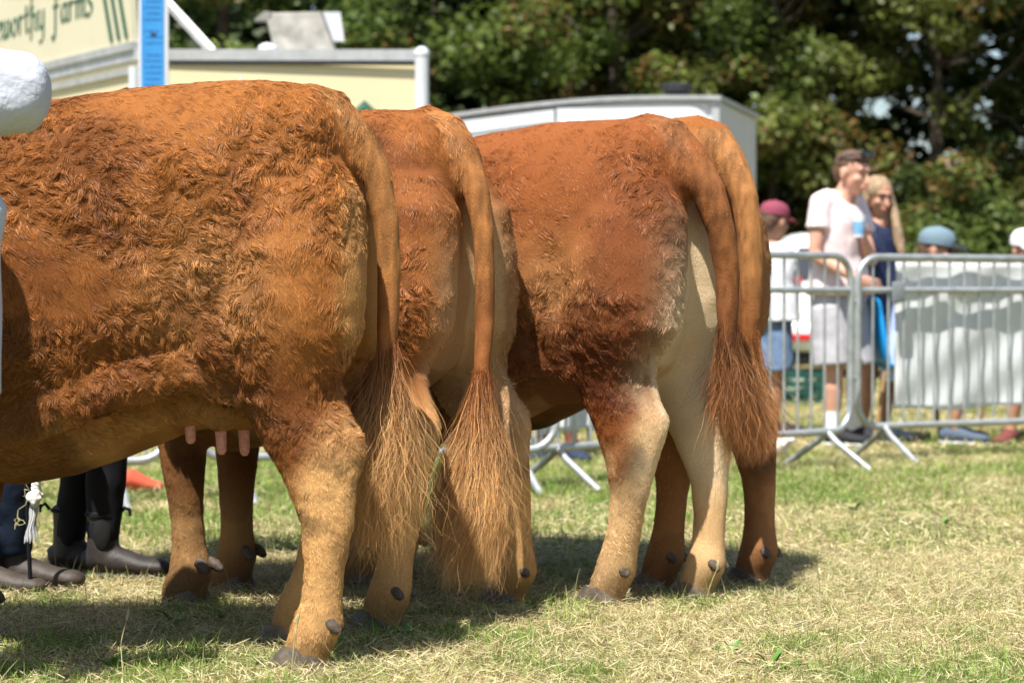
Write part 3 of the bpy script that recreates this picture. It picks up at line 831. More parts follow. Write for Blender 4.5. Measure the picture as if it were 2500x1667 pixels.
# lettering, written with a broad nib
G = {
 'e': (.8, [[(.1, .55), (.7, .65), (.65, .95), (.35, 1.0), (.08, .6), (.12, .2), (.4, 0), (.75, .2)]]),
 'w': (1.15, [[(.0, .9), (.12, 1.0), (.12, .25), (.3, 0), (.55, .2), (.58, 1.0)], [(.58, .3), (.75, 0), (1.0, .25), (1.05, .7), (.95, 1.0)]]),
 'o': (.85, [[(.4, 1.0), (.1, .7), (.1, .25), (.4, 0), (.7, .3), (.7, .75), (.4, 1.0)]]),
 'r': (.7, [[(.0, .9), (.15, 1.0), (.15, .0)], [(.15, .65), (.35, .95), (.6, .95)]]),
 't': (.6, [[(.2, 1.5), (.2, .2), (.4, 0), (.6, .15)], [(.0, 1.0), (.5, 1.0)]]),
 'h': (.9, [[(.45, 1.95), (.15, 1.7), (.15, -.0), (.1, -.5)], [(.15, .6), (.4, .95), (.68, .8), (.68, .15), (.85, 0)], [(-.1, 1.25), (.4, 1.3)]]),
 'y': (.9, [[(.0, .95), (.12, 1.0), (.12, .3), (.35, 0), (.65, .25)], [(.7, 1.0), (.68, -.4), (.5, -.75), (.2, -.7)]]),
 'f': (.85, [[(.85, 1.55), (.6, 1.85), (.35, 1.6), (.3, .2), (.28, -.55), (.1, -.85), (-.1, -.6)], [(.0, 1.0), (.7, 1.0)], [(.6, 1.85), (.75, 1.4)]]),
 'a': (.85, [[(.6, .9), (.3, 1.0), (.08, .6), (.15, .1), (.4, .05), (.65, .4)], [(.68, 1.0), (.66, .15), (.85, 0)]]),
 'm': (1.25, [[(.0, .9), (.12, 1.0), (.12, 0)], [(.12, .65), (.35, .98), (.58, .85), (.58, 0)], [(.58, .65), (.8, .98), (1.02, .85), (1.02, .1), (1.2, 0)]]),
 's': (.7, [[(.65, 1.0), (.35, 1.15), (.1, .85), (.5, .5), (.5, .15), (.2, -.05), (.0, .15)]]),
 ' ': (.75, []),
}
def write(text, u_right, v0, h, kx, slope):
    tot = sum(G[c][0] for c in text) + .12 * len(text)
    mb = MB(); x = 0; nib = (.10, .065)
    for c in text:
        wd, st = G[c]
        for s in st:
            # smooth the stroke
            P = [Vector(p) for p in s]; Q = []
            for i in range(len(P) - 1):
                p0 = P[max(i - 1, 0)]; p1 = P[i]; p2 = P[i + 1]; p3 = P[min(i + 2, len(P) - 1)]
                for k in range(5):
                    t = k / 5; Q.append(.5 * ((2 * p1) + (p2 - p0) * t + (2 * p0 - 5 * p1 + 4 * p2 - p3) * t * t + (3 * p1 - p0 - 3 * p2 + p3) * t ** 3))
            Q.append(P[-1])
            for i in range(len(Q) - 1):
                a, b = Q[i], Q[i + 1]; q = []
                for p, sg in ((a, -1), (b, -1), (b, 1), (a, 1)):
                    xx = x + p[0] + sg * nib[0] + .12 * p[1]; yy = p[1] + sg * nib[1]
                    u = u_right + (tot - xx) * h * kx; v = v0 + yy * h + slope * (tot - xx) * h
                    q.append((u, v))
                mb.hexa([hp(u, v, .021 + i * .00002) for u, v in q] + [hp(u, v, .025 + i * .00002) for u, v in q])
        x += wd + .12
        if mb.v: mb.build('letter', GREENP, tr, smooth=False)
        mb = MB()
write('eworthy farms', .655, .27, .12, 1.33, -.0)
# strut from the roof to the hatch
mb = MB(); mb.tube([(.46, .12, ZT + .01), (.02, .35, ZT + .48)], [(.03, .012), (.03, .012)], 4, ref=(1, 0, .6)); mb.build('hatch_strut', ALU, tr, smooth=False)
# wheels, tow bar, side counter
for u in (1.7, 2.5):
    for v in (0.02, Wd_ - .02):
        c = (DX * u + v + (nx_ * .04 if v < 1 else -nx_ * .04), DY * u + (ny_ * .04 if v < 1 else -ny_ * .04), .33)
        mb = MB(); a = Vector((nx_, ny_, 0)) * .09; cv = Vector(c); mb.tube([cv - a, cv - a * .8, cv + a * .8, cv + a], [.29, .33, .33, .29], 24, ref=(0, 0, 1)); t_ = mb.build('wheel', BLK, tr)
        mb = MB(); a2 = Vector((nx_, ny_, 0)) * .095; mb.tube([cv - a2, cv + a2], .19, 18, ref=(0, 0, 1)); mb.build('rim', ALU, t_)
mb = MB(); mb.box((Wd_ * .5, -.02, 1.55), (.5, .03, .4)); mb.build('end_window', mat('dark window', (.03, .035, .04), .1, spec=.8), tr, smooth=False)
mb = MB(); mb.tube([(1.36, -.02, 1.97), (1.44, -.035, 2.06), (1.52, -.02, 1.97)], .05, 12); mb.build('vent_cowl', GREENP, tr)
mb = MB(); mb.tube([(.66, -.04, ZT - .17), (.66, -.05, ZT - .23), (.66, -.04, ZT - .29)], [.012, .008, .03], 10); mb.build('lamp_bracket', WHT, tr)

# roof ventilator box on the trailer
mb = MB(); v0 = at(660, 135, 15.75); s_ = 15.75 / FPX
def rp(px, py, y): q = at(px, py, y); return (q.x - KX, q.y - KY, q.z)
mb.hexa([rp(672, 132, 15.5), rp(822, 132, 15.5), rp(826, 132, 16.1), rp(676, 132, 16.1), rp(648, 34, 15.62), rp(782, 31, 15.62), rp(790, 31, 15.8), rp(652, 34, 15.8)])
mb.build('roof_ventilator', OLD, tr, smooth=False, bevel=.012)
mb = MB(); mb.hexa([rp(622, 50, 15.6), rp(660, 52, 15.6), rp(662, 56, 15.9), rp(622, 56, 15.9), rp(646, 30, 15.6), rp(664, 32, 15.6), rp(664, 32, 15.9), rp(648, 30, 15.9)]); mb.build('ventilator_lip', OLD, tr, smooth=False)
mb = MB(); mb.hexa([rp(800, 102, 16.15), rp(842, 104, 16.15), rp(842, 104, 16.2), rp(800, 102, 16.2), rp(786, 32, 16.15), rp(832, 32, 16.15), rp(832, 32, 16.2), rp(786, 32, 16.2)]); mb.build('ventilator_flap', WHT, tr, smooth=False)
mb = MB(); q = rp(655, 122, 15.4); mb.ball(q, (.065, .05, .04), 12); mb.build('roof_dome', WHT, tr)

# blue notice board
SGN = thing('notice_board', 'tall narrow blue notice in a white frame beside the cream trailer', 'notice board', at(376, 1092, 14.7) * Vector((1, 1, 0)) if False else (at(376, 0, 14.7).x, 14.7, 0))
mb = MB(); mb.box((0, .02, 1.75), (.183, .028, 2.3)); mb.build('board_frame', WHT, SGN, smooth=False, bevel=.004)
mb = MB(); mb.box((-.004, .003, 1.76), (.138, .008, 2.2)); mb.build('blue_face', mat('blue notice', (.04, .25, .58), .4, var=.12, scale=4), SGN, smooth=False)
mb = MB(); mb.box((0, .05, .02), (.4, .3, .03)); mb.tube([(0, .045, .03), (0, .045, .7)], .02, 10); mb.build('stand', ALU, SGN, smooth=False)
rg = random.Random(8); mb = MB()
for row in range(60):
    z = 2.84 - row * .036
    if row in (4, 9, 13, 20, 27, 28): continue
    x = -.055 + rg.uniform(0, .02)
    while x < .045:
        wl = rg.uniform(.006, .016); 
        for k in range(3):
            mb.box((x + wl * (k + .5) / 3, -.0025, z + rg.uniform(-.002, .002)), (wl * .16, .002, rg.uniform(.006, .013)))
        mb.box((x + wl / 2, -.0022, z + rg.choice((-.004, 0, .004))), (wl * .9, .0015, .0025))
        x += wl + rg.uniform(.005, .010)
mb.build('small_print', mat('navy print', (.01, .06, .25), .5), SGN, smooth=False)
mb = MB(); mb.box((.003, -.003, 2.46), (.036, .002, .016)); mb.build('dark_mark', BLK, SGN, smooth=False)

# ---- white box trailer
WV = mat('white coachwork', (.66, .68, .70), .3, var=.03, scale=2, spec=.5)
GS = mat('shade toned side', (.62, .61, .60), .5, var=.04, scale=3)  # greyer than the front panels: shade of the right side put into the colour
K2 = Vector((1.537, 18.0, 0)); ZW = 2.355
wt = thing('white_trailer', 'white box trailer with grey corner posts and black roof vent behind the cows', 'trailer', K2)
La = Vector((-2.14, .9, 0)); Rb = Vector((.47, 1.9, 0))
mb = MB(); c0, c1, c2, c3 = Vector((0, 0, 0)), La, La + Rb, Rb

def zt_(u): u = u / La.length; return ZW - .11 * max(0, (u - .35) / .65) ** 1.6 - .02 * max(0, (.35 - u) / .35) ** 2
NS = 10
for k in range(NS):
    f0, f1 = k / NS, (k + 1) / NS; a_, b_ = La * f0, La * f1; z0, z1 = zt_(La.length * f0) - .02, zt_(La.length * f1) - .02
    mb.hexa([(a_.x, a_.y, .35), (a_.x + Rb.x, a_.y + Rb.y, .35), (b_.x + Rb.x, b_.y + Rb.y, .35), (b_.x, b_.y, .35), (a_.x, a_.y, z0), (a_.x + Rb.x, a_.y + Rb.y, z0), (b_.x + Rb.x, b_.y + Rb.y, z1), (b_.x, b_.y, z1)])
mb.build('box_body', GS, wt, smooth=False)
mb = MB(); ln = La.normalized(); on = Vector((-La.y, La.x, 0)).normalized() * 1.0
on = Vector((-.387, -.922, 0))
LL = La.length
def fp(u, z, o): p = ln * u + on * o; return (p.x, p.y, z)
out = []
for k in range(9):
    a = math.radians(90 * k / 8); out.append((.06 + .16 - .16 * math.cos(math.pi / 2 - a) if False else .06 + .16 * (1 - math.sin(a)), ZW - .22 + .16 * math.cos(math.pi / 2 - a) if False else ZW - .22 + .16 * math.sin(a)))
out = [(.06, .5)] + [(.06 + .16 * (1 - math.cos(math.radians(90 * k / 8))), ZW - .235 + .16 * math.sin(math.radians(90 * k / 8))) for k in range(9)] + [(LL * .55, zt_(LL * .55) - .04), (LL * .55, .5)]
n = len(out); mb.add([fp(u, z, .004) for u, z in out] + [fp(u, z, .05) for u, z in out], [tuple(range(n)), tuple(reversed(range(n, 2 * n)))] + [(i, n + i, n + (i + 1) % n, (i + 1) % n) for i in range(n)])
mb.build('front_panel', WV, wt, smooth=False)
mb = MB(); mb.hexa([fp(LL * .56, .5, .004), fp(LL * .995, .5, .004), fp(LL * .995, .5, .045), fp(LL * .56, .5, .045), fp(LL * .56, ZW - .065, .004), fp(LL * .995, ZW - .15, .004), fp(LL * .995, ZW - .15, .045), fp(LL * .56, ZW - .065, .045)]); mb.build('front_panel', WV, wt, smooth=False)
mb = MB(); mb.hexa([fp(LL * .57, ZW - .17, .045), fp(LL * .99, ZW - .27, .045), fp(LL * .99, ZW - .27, .052), fp(LL * .57, ZW - .17, .052), fp(LL * .57, ZW - .15, .045), fp(LL * .99, ZW - .25, .045), fp(LL * .99, ZW - .25, .052), fp(LL * .57, ZW - .15, .052)]); mb.build('seam', ALU, wt, smooth=False)
mb = MB(); mb.hexa([fp(-.015, .35, -.02), fp(.045, .35, -.02), fp(.045, .35, .03), fp(-.015, .35, .03), fp(-.015, ZW - .025, -.02), fp(.045, ZW - .025, -.02), fp(.045, ZW - .025, .03), fp(-.015, ZW - .025, .03)]); mb.build('corner_post', ALU, wt, smooth=False)
mb = MB(); rs = []
for k in range(NS + 1):
    f0 = -.015 + 1.03 * k / NS; a_ = La * f0 + on * .06; b_ = La * f0 + Rb; z0 = zt_(La.length * max(0, f0))
    rs.append([(a_.x, a_.y, z0 - .012), (b_.x, b_.y, z0 - .012), (b_.x, b_.y, z0 + .02), (a_.x, a_.y, z0 + .02)])
mb.rings(rs); mb.build('roof', ALU, wt, smooth=False)
mb = MB(); q = ln * .37 - on * .12; mb.tube([(q.x, q.y, ZW + .02), (q.x, q.y, ZW + .05), (q.x, q.y, ZW + .055), (q.x, q.y, ZW + .10), (q.x, q.y, ZW + .115)], [.09, .09, .115, .115, .09], 18, ref=(1, 0, 0)); mb.build('roof_vent', BLK, wt)
for u in (LL * .3,):
    for off in (.25, 1.55):
        q = Rb.normalized() * off + ln * (-.02 if off else 0)
        cv = Vector((q.x, q.y, .33)); a = -ln * .09; mb = MB(); mb.tube([cv - a, cv + a], .32, 22, ref=(0, 0, 1)); w_ = mb.build('wheel', BLK, wt)
        mb = MB(); a = -ln * .1; mb.tube([cv - a, cv + a], .18, 18, ref=(0, 0, 1)); mb.build('rim', ALU, w_)

# ---- white hatchback seen from behind
def car(loc, rz):
    root = thing('parked_car', 'white hatchback with red tail lights parked behind the barrier', 'car', loc, rz); root.scale = (.9, .86, 1)
    CP = mat('white car paint', (.82, .82, .81), .25, var=.02, spec=.6)
    GL = mat('tinted glass', (.03, .035, .04), .08, spec=.9)
    RED = mat('red lens', (.65, .02, .02), .25, spec=.6)
    st = [(-2.02, .35, .95, .62), (-1.95, .26, 1.0, .80), (-1.7, .22, 1.02, .86), (-1.2, .2, .98, .87), (0, .2, .95, .88), (1.0, .2, .93, .87), (1.6, .22, .88, .84), (1.95, .3, .74, .75), (2.05, .38, .62, .6)]
    mb = MB(); rs = []
    for x, z0, z1, w_ in st:
        n = 28; r = []
        for i in range(n):
            a = 2 * math.pi * i / n; c, s = math.cos(a), math.sin(a)
            r.append((x, w_ * math.copysign(abs(c) ** .45, c), (z0 + z1) / 2 + (z1 - z0) / 2 * math.copysign(abs(s) ** .5, s)))
        rs.append(r)
    mb.rings(rs); mb.build('body', CP, root, auto=60)
    st = [(-1.98, .93, 1.0, .70), (-1.72, .93, 1.36, .64), (-1.45, .93, 1.5, .62), (-.5, .93, 1.54, .62), (.3, .92, 1.48, .62), (.75, .9, 1.25, .66), (1.15, .88, .95, .70)]
    mb = MB(); rs = []
    for x, z0, z1, w_ in st:
        r = []
        for i in range(24):
            a = 2 * math.pi * i / 24; c, s = math.cos(a), math.sin(a)
            zz = (z0 + z1) / 2 + (z1 - z0) / 2 * math.copysign(abs(s) ** .5, s)
            r.append((x, w_ * math.copysign(abs(c) ** .5, c) * (1.06 - .14 * (zz - .93) / .6), zz))
        rs.append(r)
    mb.rings(rs); mb.build('roof', CP, root, auto=60)
    mb = MB(); mb.hexa([(-1.985, -.56, 1.03), (-1.985, .56, 1.03), (-1.93, .56, 1.03), (-1.93, -.56, 1.03), (-1.76, -.47, 1.36), (-1.76, .47, 1.36), (-1.70, .47, 1.36), (-1.70, -.47, 1.36)]); mb.build('rear_window', GL, root, smooth=False)
    for s in (-1, 1):
        mb = MB(); mb.hexa([(-1.5, s * .655, 1.0), (.8, s * .70, 1.0), (.8, s * .67, 1.0), (-1.5, s * .62, 1.0), (-1.3, s * .615, 1.38), (.25, s * .62, 1.38), (.25, s * .59, 1.38), (-1.3, s * .58, 1.38)]); mb.build('side_window', GL, root, smooth=False)
        mb = MB(); mb.box((-2.01, s * .62, 1.02), (.09, .30, .085)); mb.build('tail_light', RED, root, bevel=.02)
        mb = MB(); mb.box((-2.13, s * .52, .44), (.05, .34, .075)); mb.build('rear_reflector', RED, root, bevel=.015)
        for x in (-1.3, 1.3):
            mb = MB(); mb.tube([(x, s * .70, .32), (x, s * .88, .32)], .315, 24, ref=(0, 0, 1)); t = mb.build('wheel', BLK, root)
            mb = MB(); mb.tube([(x, s * .80, .32), (x, s * .895, .32)], .2, 18, ref=(0, 0, 1)); mb.build('rim', ALU, t)
    mb = MB(); mb.tube([(-2.0, -.7, .46), (-2.06, -.4, .44), (-2.08, 0, .44), (-2.06, .4, .44), (-2.0, .7, .46)], [(.15, .08)] * 5, 14, ref=(0, 0, 1)); mb.build('bumper', CP, root)
    mb = MB(); mb.box((-2.02, 0, .75), (.03, .5, .11)); mb.build('number_plate', mat('yellow plate', (.7, .55, .1), .4), root, smooth=False)
    mb = MB(); mb.box((-1.95, 0, .24), (.2, 1.4, .1)); mb.build('underside', BLK, root, smooth=False)
car(Vector((at(2045, 0, 25.0).x, 26.6, 0)), math.radians(90))

# ---- green crate, on the grass behind the barrier
def crate(loc, rz, label):
    root = thing('plastic_crate', label, 'crate', loc, rz, 'green plastic crates on the grass')
    gm = MATS.get('green crate') or mat('green crate', (.015, .075, .06), .5, var=.25, scale=12)
    mb = MB()
    for z in (.02, .09, .16, .23):
        for a, b, s in (((0, -.14), (.4, .02), 0), ((0, .14), (.4, .02), 0), ((-.19, 0), (.02, .26), 0), ((.19, 0), (.02, .26), 0)):
            mb.box((a[0], a[1], z), (b[0], b[1], .045))
    for x in (-.19, 0, .19):
        for y in (-.145, .145): mb.box((x, y, .125), (.03, .035, .26))
    mb.box((0, 0, .01), (.38, .27, .014)); mb.build('slatted_side', gm, root, smooth=False)
    mb = MB(); mb.tube([(-.1, 0, .02), (.0, .02, .12), (.1, .0, .2)], [.08, .10, .07], 12); mb.build('contents', mat('packed goods', (.3, .26, .2), .8, col2=(.12, .2, .14), scale=20), root)
crate((at(1958, 0, 19.6).x, 19.6, 0), .15, 'green slatted crate on the grass behind the barrier, right one of two')
crate((at(1900, 0, 20.0).x, 20.0, 0), -.2, 'green slatted crate on the grass behind the barrier, left one of two')
# ------------------------------------------------------------------ trees
LEAFM = attr_mat('foliage', rough=.5, spec=.35, transl=.42)
BARK = mat('bark', (.055, .042, .03), .9, var=.4, scale=12, bump=.8, bscale=20)
HOLES = [(2150, 270, 90), (2260, 360, 100), (2420, 130, 70), (2400, 260, 60), (2230, 110, 45), (1850, 190, 26), (2080, 345, 45), (1902, 405, 28), (1905, 470, 26), (2460, 380, 40), (2330, 210, 60), (1870, 110, 20), (2040, 230, 30)]
def tree(label, x, y, H, R, seed, hue, nleaf, low=.4, trunk_r=.11, name='tree'):
    rng = np.random.default_rng(seed); rr = random.Random(seed)
    root = thing(name, label, 'tree', (x, y, 0), group='trees along the back of the field')
    mb = MB(); top = H * .72; pts = []; rad = []
    lx, ly = rr.uniform(-.3, .3), rr.uniform(-.2, .2)
    for k in range(9):
        t = k / 8; pts.append((lx * t * t + .05 * math.sin(5 * t + seed), ly * t * t, top * t)); rad.append(trunk_r * (1.25 - t * 1.05 if k else 1.5))
    mb.tube(pts, rad, 12); 
    for k in range(14):
        t = rr.uniform(.18, .9); i = int(t * 8); b = Vector(pts[i]); a = rr.uniform(0, 6.28); L = R * rr.uniform(.5, .95)
        d = Vector((math.cos(a), math.sin(a), rr.uniform(.15, .8))).normalized(); q = [b]
        for s in range(1, 6): q.append(b + d * L * s / 5 + Vector((rr.uniform(-.08, .08), rr.uniform(-.08, .08), .05 * s * rr.uniform(-.5, 1))) * L * .5)
        mb.tube(q, [rad[i] * .45 * (1 - s / 5.5) + .008 for s in range(6)], 7)
    mb.build('trunk', BARK, root)
    nc = max(30, int(nleaf / 330))
    # clump centres, more of them low down where they are seen
    c = []
    while len(c) < nc:
        z = low + (H - low) * rng.random() ** 1.35
        zz = (z - low) / (H - low); rmax = R * (math.sin(min(1, .22 + zz * .95) * math.pi) ** .55 if zz < .9 else .4)
        a = rng.random() * 6.283; r = rmax * (rng.random() ** .38)
        p = np.array([math.cos(a) * r, math.sin(a) * r * .9, z])
        P_ = p + np.array([x, y, 0]); px = 1250 + FPX * P_[0] / P_[1]; py = HORIZ - FPX * (P_[2] - CAMZ) / P_[1]
        if any((px - h[0]) ** 2 + (py - h[1]) ** 2 < (h[2] - 5) ** 2 for h in HOLES) and rng.random() < .9: continue
        c.append(p)
    c = np.array(c); cr = rng.uniform(.28, .62, nc) * (R / 2.2) ** .4
    k = rng.integers(0, nc, nleaf)
    d = nrm(rng.normal(0, 1, (nleaf, 3))); rad_ = cr[k] * rng.random(nleaf) ** .45
    P = c[k] + d * rad_[:, None] * np.array([1, 1, .72])
    W_ = P + np.array([x, y, 0]); px = 1250 + FPX * W_[:, 0] / W_[:, 1]; py = HORIZ - FPX * (W_[:, 2] - CAMZ) / W_[:, 1]
    keep = np.ones(nleaf, bool)
    for h in HOLES:
        q = np.hypot(px - h[0], (py - h[1])) + (fbm(P, 2.2, seed, 2) - .5) * 70
        keep &= ~((q < h[2] * .30) & (rng.random(nleaf) < .93))
    keep &= P[:, 2] > .05
    P = P[keep]; d = d[keep]; k = k[keep]; n = len(P)
    nl = nrm(d * .5 + np.array([0, -.1, .75]) + rng.normal(0, .45, (n, 3)))
    u = nrm(np.cross(nl, rng.normal(0, 1, (n, 3)))); v = np.cross(nl, u)
    s = rng.uniform(.030, .062, n) * (1 + .15 * (H > 7))
    u = u * s[:, None]; v = v * (s * .62)[:, None]
    V = np.stack([P - u, P - v * .9 + u * .1, P + u, P + v * .9 + u * .1], 1)
    V[:, 0] -= nl * (s * .25)[:, None]; V[:, 2] -= nl * (s * .25)[:, None]
    F = np.arange(n * 4).reshape(n, 4)
    hv = np.array(hue); cv = np.exp(rng.normal(0, .22, nc))[k][:, None]
    col = hv * cv * np.exp(rng.normal(0, .25, n))[:, None]
    br = (rng.random(nc) < .22)[k] & (rng.random(n) < .45)
    col[br] = np.array([.20, .12, .035]) * np.exp(rng.normal(0, .2, br.sum()))[:, None]
    yl = rng.random(n) < .03; col[yl] = np.array([.24, .26, .08])
    bulk('crown', V.reshape(-1, 3), F, LEAFM, root, np.clip(np.repeat(col, 4, 0), 0, 1), smooth=False)
OL = (.11, .155, .03); DK = (.085, .13, .028); BR = (.13, .15, .032); YG = (.12, .16, .035)
tree('broad dark olive tree behind the raised hatch of the cream trailer', -6.0, 28.5, 9, 2.8, 1, DK, 32000)
tree('dark leafy tree behind the cream trailer roof, left of the roof ventilator', -3.4, 28.0, 9, 2.6, 2, DK, 42000)
tree('olive tree with browning leaves above the right end of the cream trailer', -.9, 30.6, 9, 2.6, 3, OL, 46000)
tree('olive tree with brown flecked leaves above the left of the white trailer', 1.3, 30.6, 9, 2.5, 4, OL, 46000)
tree('browning tree above the right end of the white trailer', 3.3, 31.0, 9, 2.5, 5, BR, 46000)
tree('olive brown tree with gaps of sky, behind the couple', 5.4, 31.2, 8.5, 2.2, 6, BR, 38000)
tree('dark green tree at the right edge of the picture', 7.3, 31.0, 9, 2.3, 7, DK, 34000)
tree('small bright yellow green bush left of the roof ventilator', -2.75, 22.5, 3.05, .75, 21, YG, 7000, .3, .05, 'bush')
tree('low green bush behind the seated spectator in the grey cap', 4.75, 25.6, 2.3, 1.15, 22, OL, 14000, .1, .05, 'bush')
tree('low green bush at the right edge behind the white cap', 5.9, 24.6, 1.7, 1.2, 24, DK, 11000, .1, .05, 'bush')
def backwood():
    rng = np.random.default_rng(77); n = 150000
    x = rng.uniform(-12, 12, n); y = rng.uniform(33, 38, n); z = rng.random(n) ** .8 * 11
    P = np.stack([x, y, z], 1); px = 1250 + FPX * x / y; py = HORIZ - FPX * (z - CAMZ) / y
    dn = fbm(P, .9, 3, 3); keep = dn > .36
    for h in HOLES:
        q = np.hypot(px - h[0], py - h[1]) + (vnoise(P, 2.0, 9) - .5) * 90
        keep &= ~(q < h[2] * .45)
    keep &= ~((px > 1990) & (py < 440) & (dn < .44))
    P = P[keep]; n = len(P)
    nl = nrm(rng.normal(0, .5, (n, 3)) + np.array([0, -.2, .6])); u = nrm(np.cross(nl, rng.normal(0, 1, (n, 3)))); v = np.cross(nl, u); s = rng.uniform(.09, .17, n)[:, None]
    V = np.stack([P - u * s, P - v * s * .7, P + u * s, P + v * s * .7], 1).reshape(-1, 3)
    c = np.array([.045, .07, .02]) * np.exp(rng.normal(0, .25, n))[:, None]  # leaf colour kept dark to stand in for shaded depth behind the trees
    o = bulk('wood', V, np.arange(n * 4).reshape(n, 4), LEAFM, None, np.repeat(c, 4, 0))
    tag(o, 'dense wood coloured dark as shaded depth beyond the row of trees', 'wood', kind='stuff')
backwood()
# ------------------------------------------------------------------ people
def skin_mat(name, col): return mat(name, col, .5, var=.10, scale=14, spec=.35)
SK1 = skin_mat('fair skin', (.56, .30, .21)); SK2 = skin_mat('tanned skin', (.45, .235, .155))
EYEM = mat('eye', (.03, .025, .02), .2); LIPM = mat('lips', (.40, .12, .10), .5)
def cloth(name, col, **k): return mat(name, col, k.pop('rough', .85), var=k.pop('var', .06), scale=k.pop('scale', 12), bump=k.pop('bump', .5), bscale=k.pop('bscale', 14), spec=.15, **k)
def frame_of(f, up=(0, 0, 1)):
    f = Vector(f).normalized(); u = Vector(up); u = (u - f * u.dot(f)).normalized(); r = f.cross(u)
    return Matrix((r, f, u)).transposed()          # columns: right, forward, up
def xform(mb, M, c):
    mb.v = [tuple(M @ Vector(v) + Vector(c)) for v in mb.v]; return mb
def merge(a, b): a.add(b.v, b.f)
def head_shape(s=1.0):
    m = MB()
    m.ball((0, -.012, .03), (.077, .098, .092), 18)
    m.ball((0, .018, -.03), (.062, .075, .075), 16)
    m.tube([(0, .0, -.03), (0, .045, -.075), (0, .07, -.098)], [(.05, .055), (.036, .042), (.016, .022)], 14)
    m.tube([(0, .085, .018), (0, .102, -.012), (0, .114, -.030), (0, .098, -.042)], [.009, .011, .0145, .010], 10)
    m.tube([(-.045, .074, .032), (0, .092, .036), (.045, .074, .032)], .010, 8)
    for x in (-1, 1):
        m.ball((x * .042, .062, -.022), (.024, .022, .022), 10)
        m.ball((x * .080, -.006, -.008), (.010, .020, .032), 10)
    m.tube([(-.022, .086, -.062), (0, .094, -.060), (.022, .086, -.062)], .009, 8)
    m.v = [tuple(c * s for c in v) for v in m.v]
    return m
def hand_shape(mb, wrist, d, pn, curl=.5, side=1, s=1.0):
    """d: towards the fingers, pn: palm normal (fingers curl that way), side: thumb side sign"""
    d = Vector(d).normalized(); pn = Vector(pn); pn = (pn - d * pn.dot(d)).normalized(); w_ = d.cross(pn) * side
    W = Vector(wrist)
    mb.tube([W - d * .01, W + d * .02 * s, W + d * .055 * s, W + d * .085 * s], [(.020, .026), (.016, .034), (.015, .040), (.013, .039)], 12, ref=pn)
    for i, (o, L) in enumerate(((.030, .072), (.010, .080), (-.010, .074), (-.029, .058))):
        p = W + d * .082 * s + w_ * o * s; a = 0; pts = [p]
        for k, f in enumerate((.45, .32, .23)):
            a += curl * (.75 + .12 * i) * (1.0 if k else .8); dd = d * math.cos(a) + pn * math.sin(a)
            p = p + dd * L * f * s; pts.append(p)
        mb.tube(pts, [.0095, .009, .0082, .0065], 8)
    t = W + d * .02 * s + w_ * .028 * s; q = [t]
    for k, f in enumerate((.04, .032, .026)):
        dd = (d * .75 + w_ * (.75 - .35 * k) + pn * (.25 + .5 * curl * k)).normalized(); t = t + dd * f * s; q.append(t)
    mb.tube(q, [.013, .0115, .010, .007], 8)

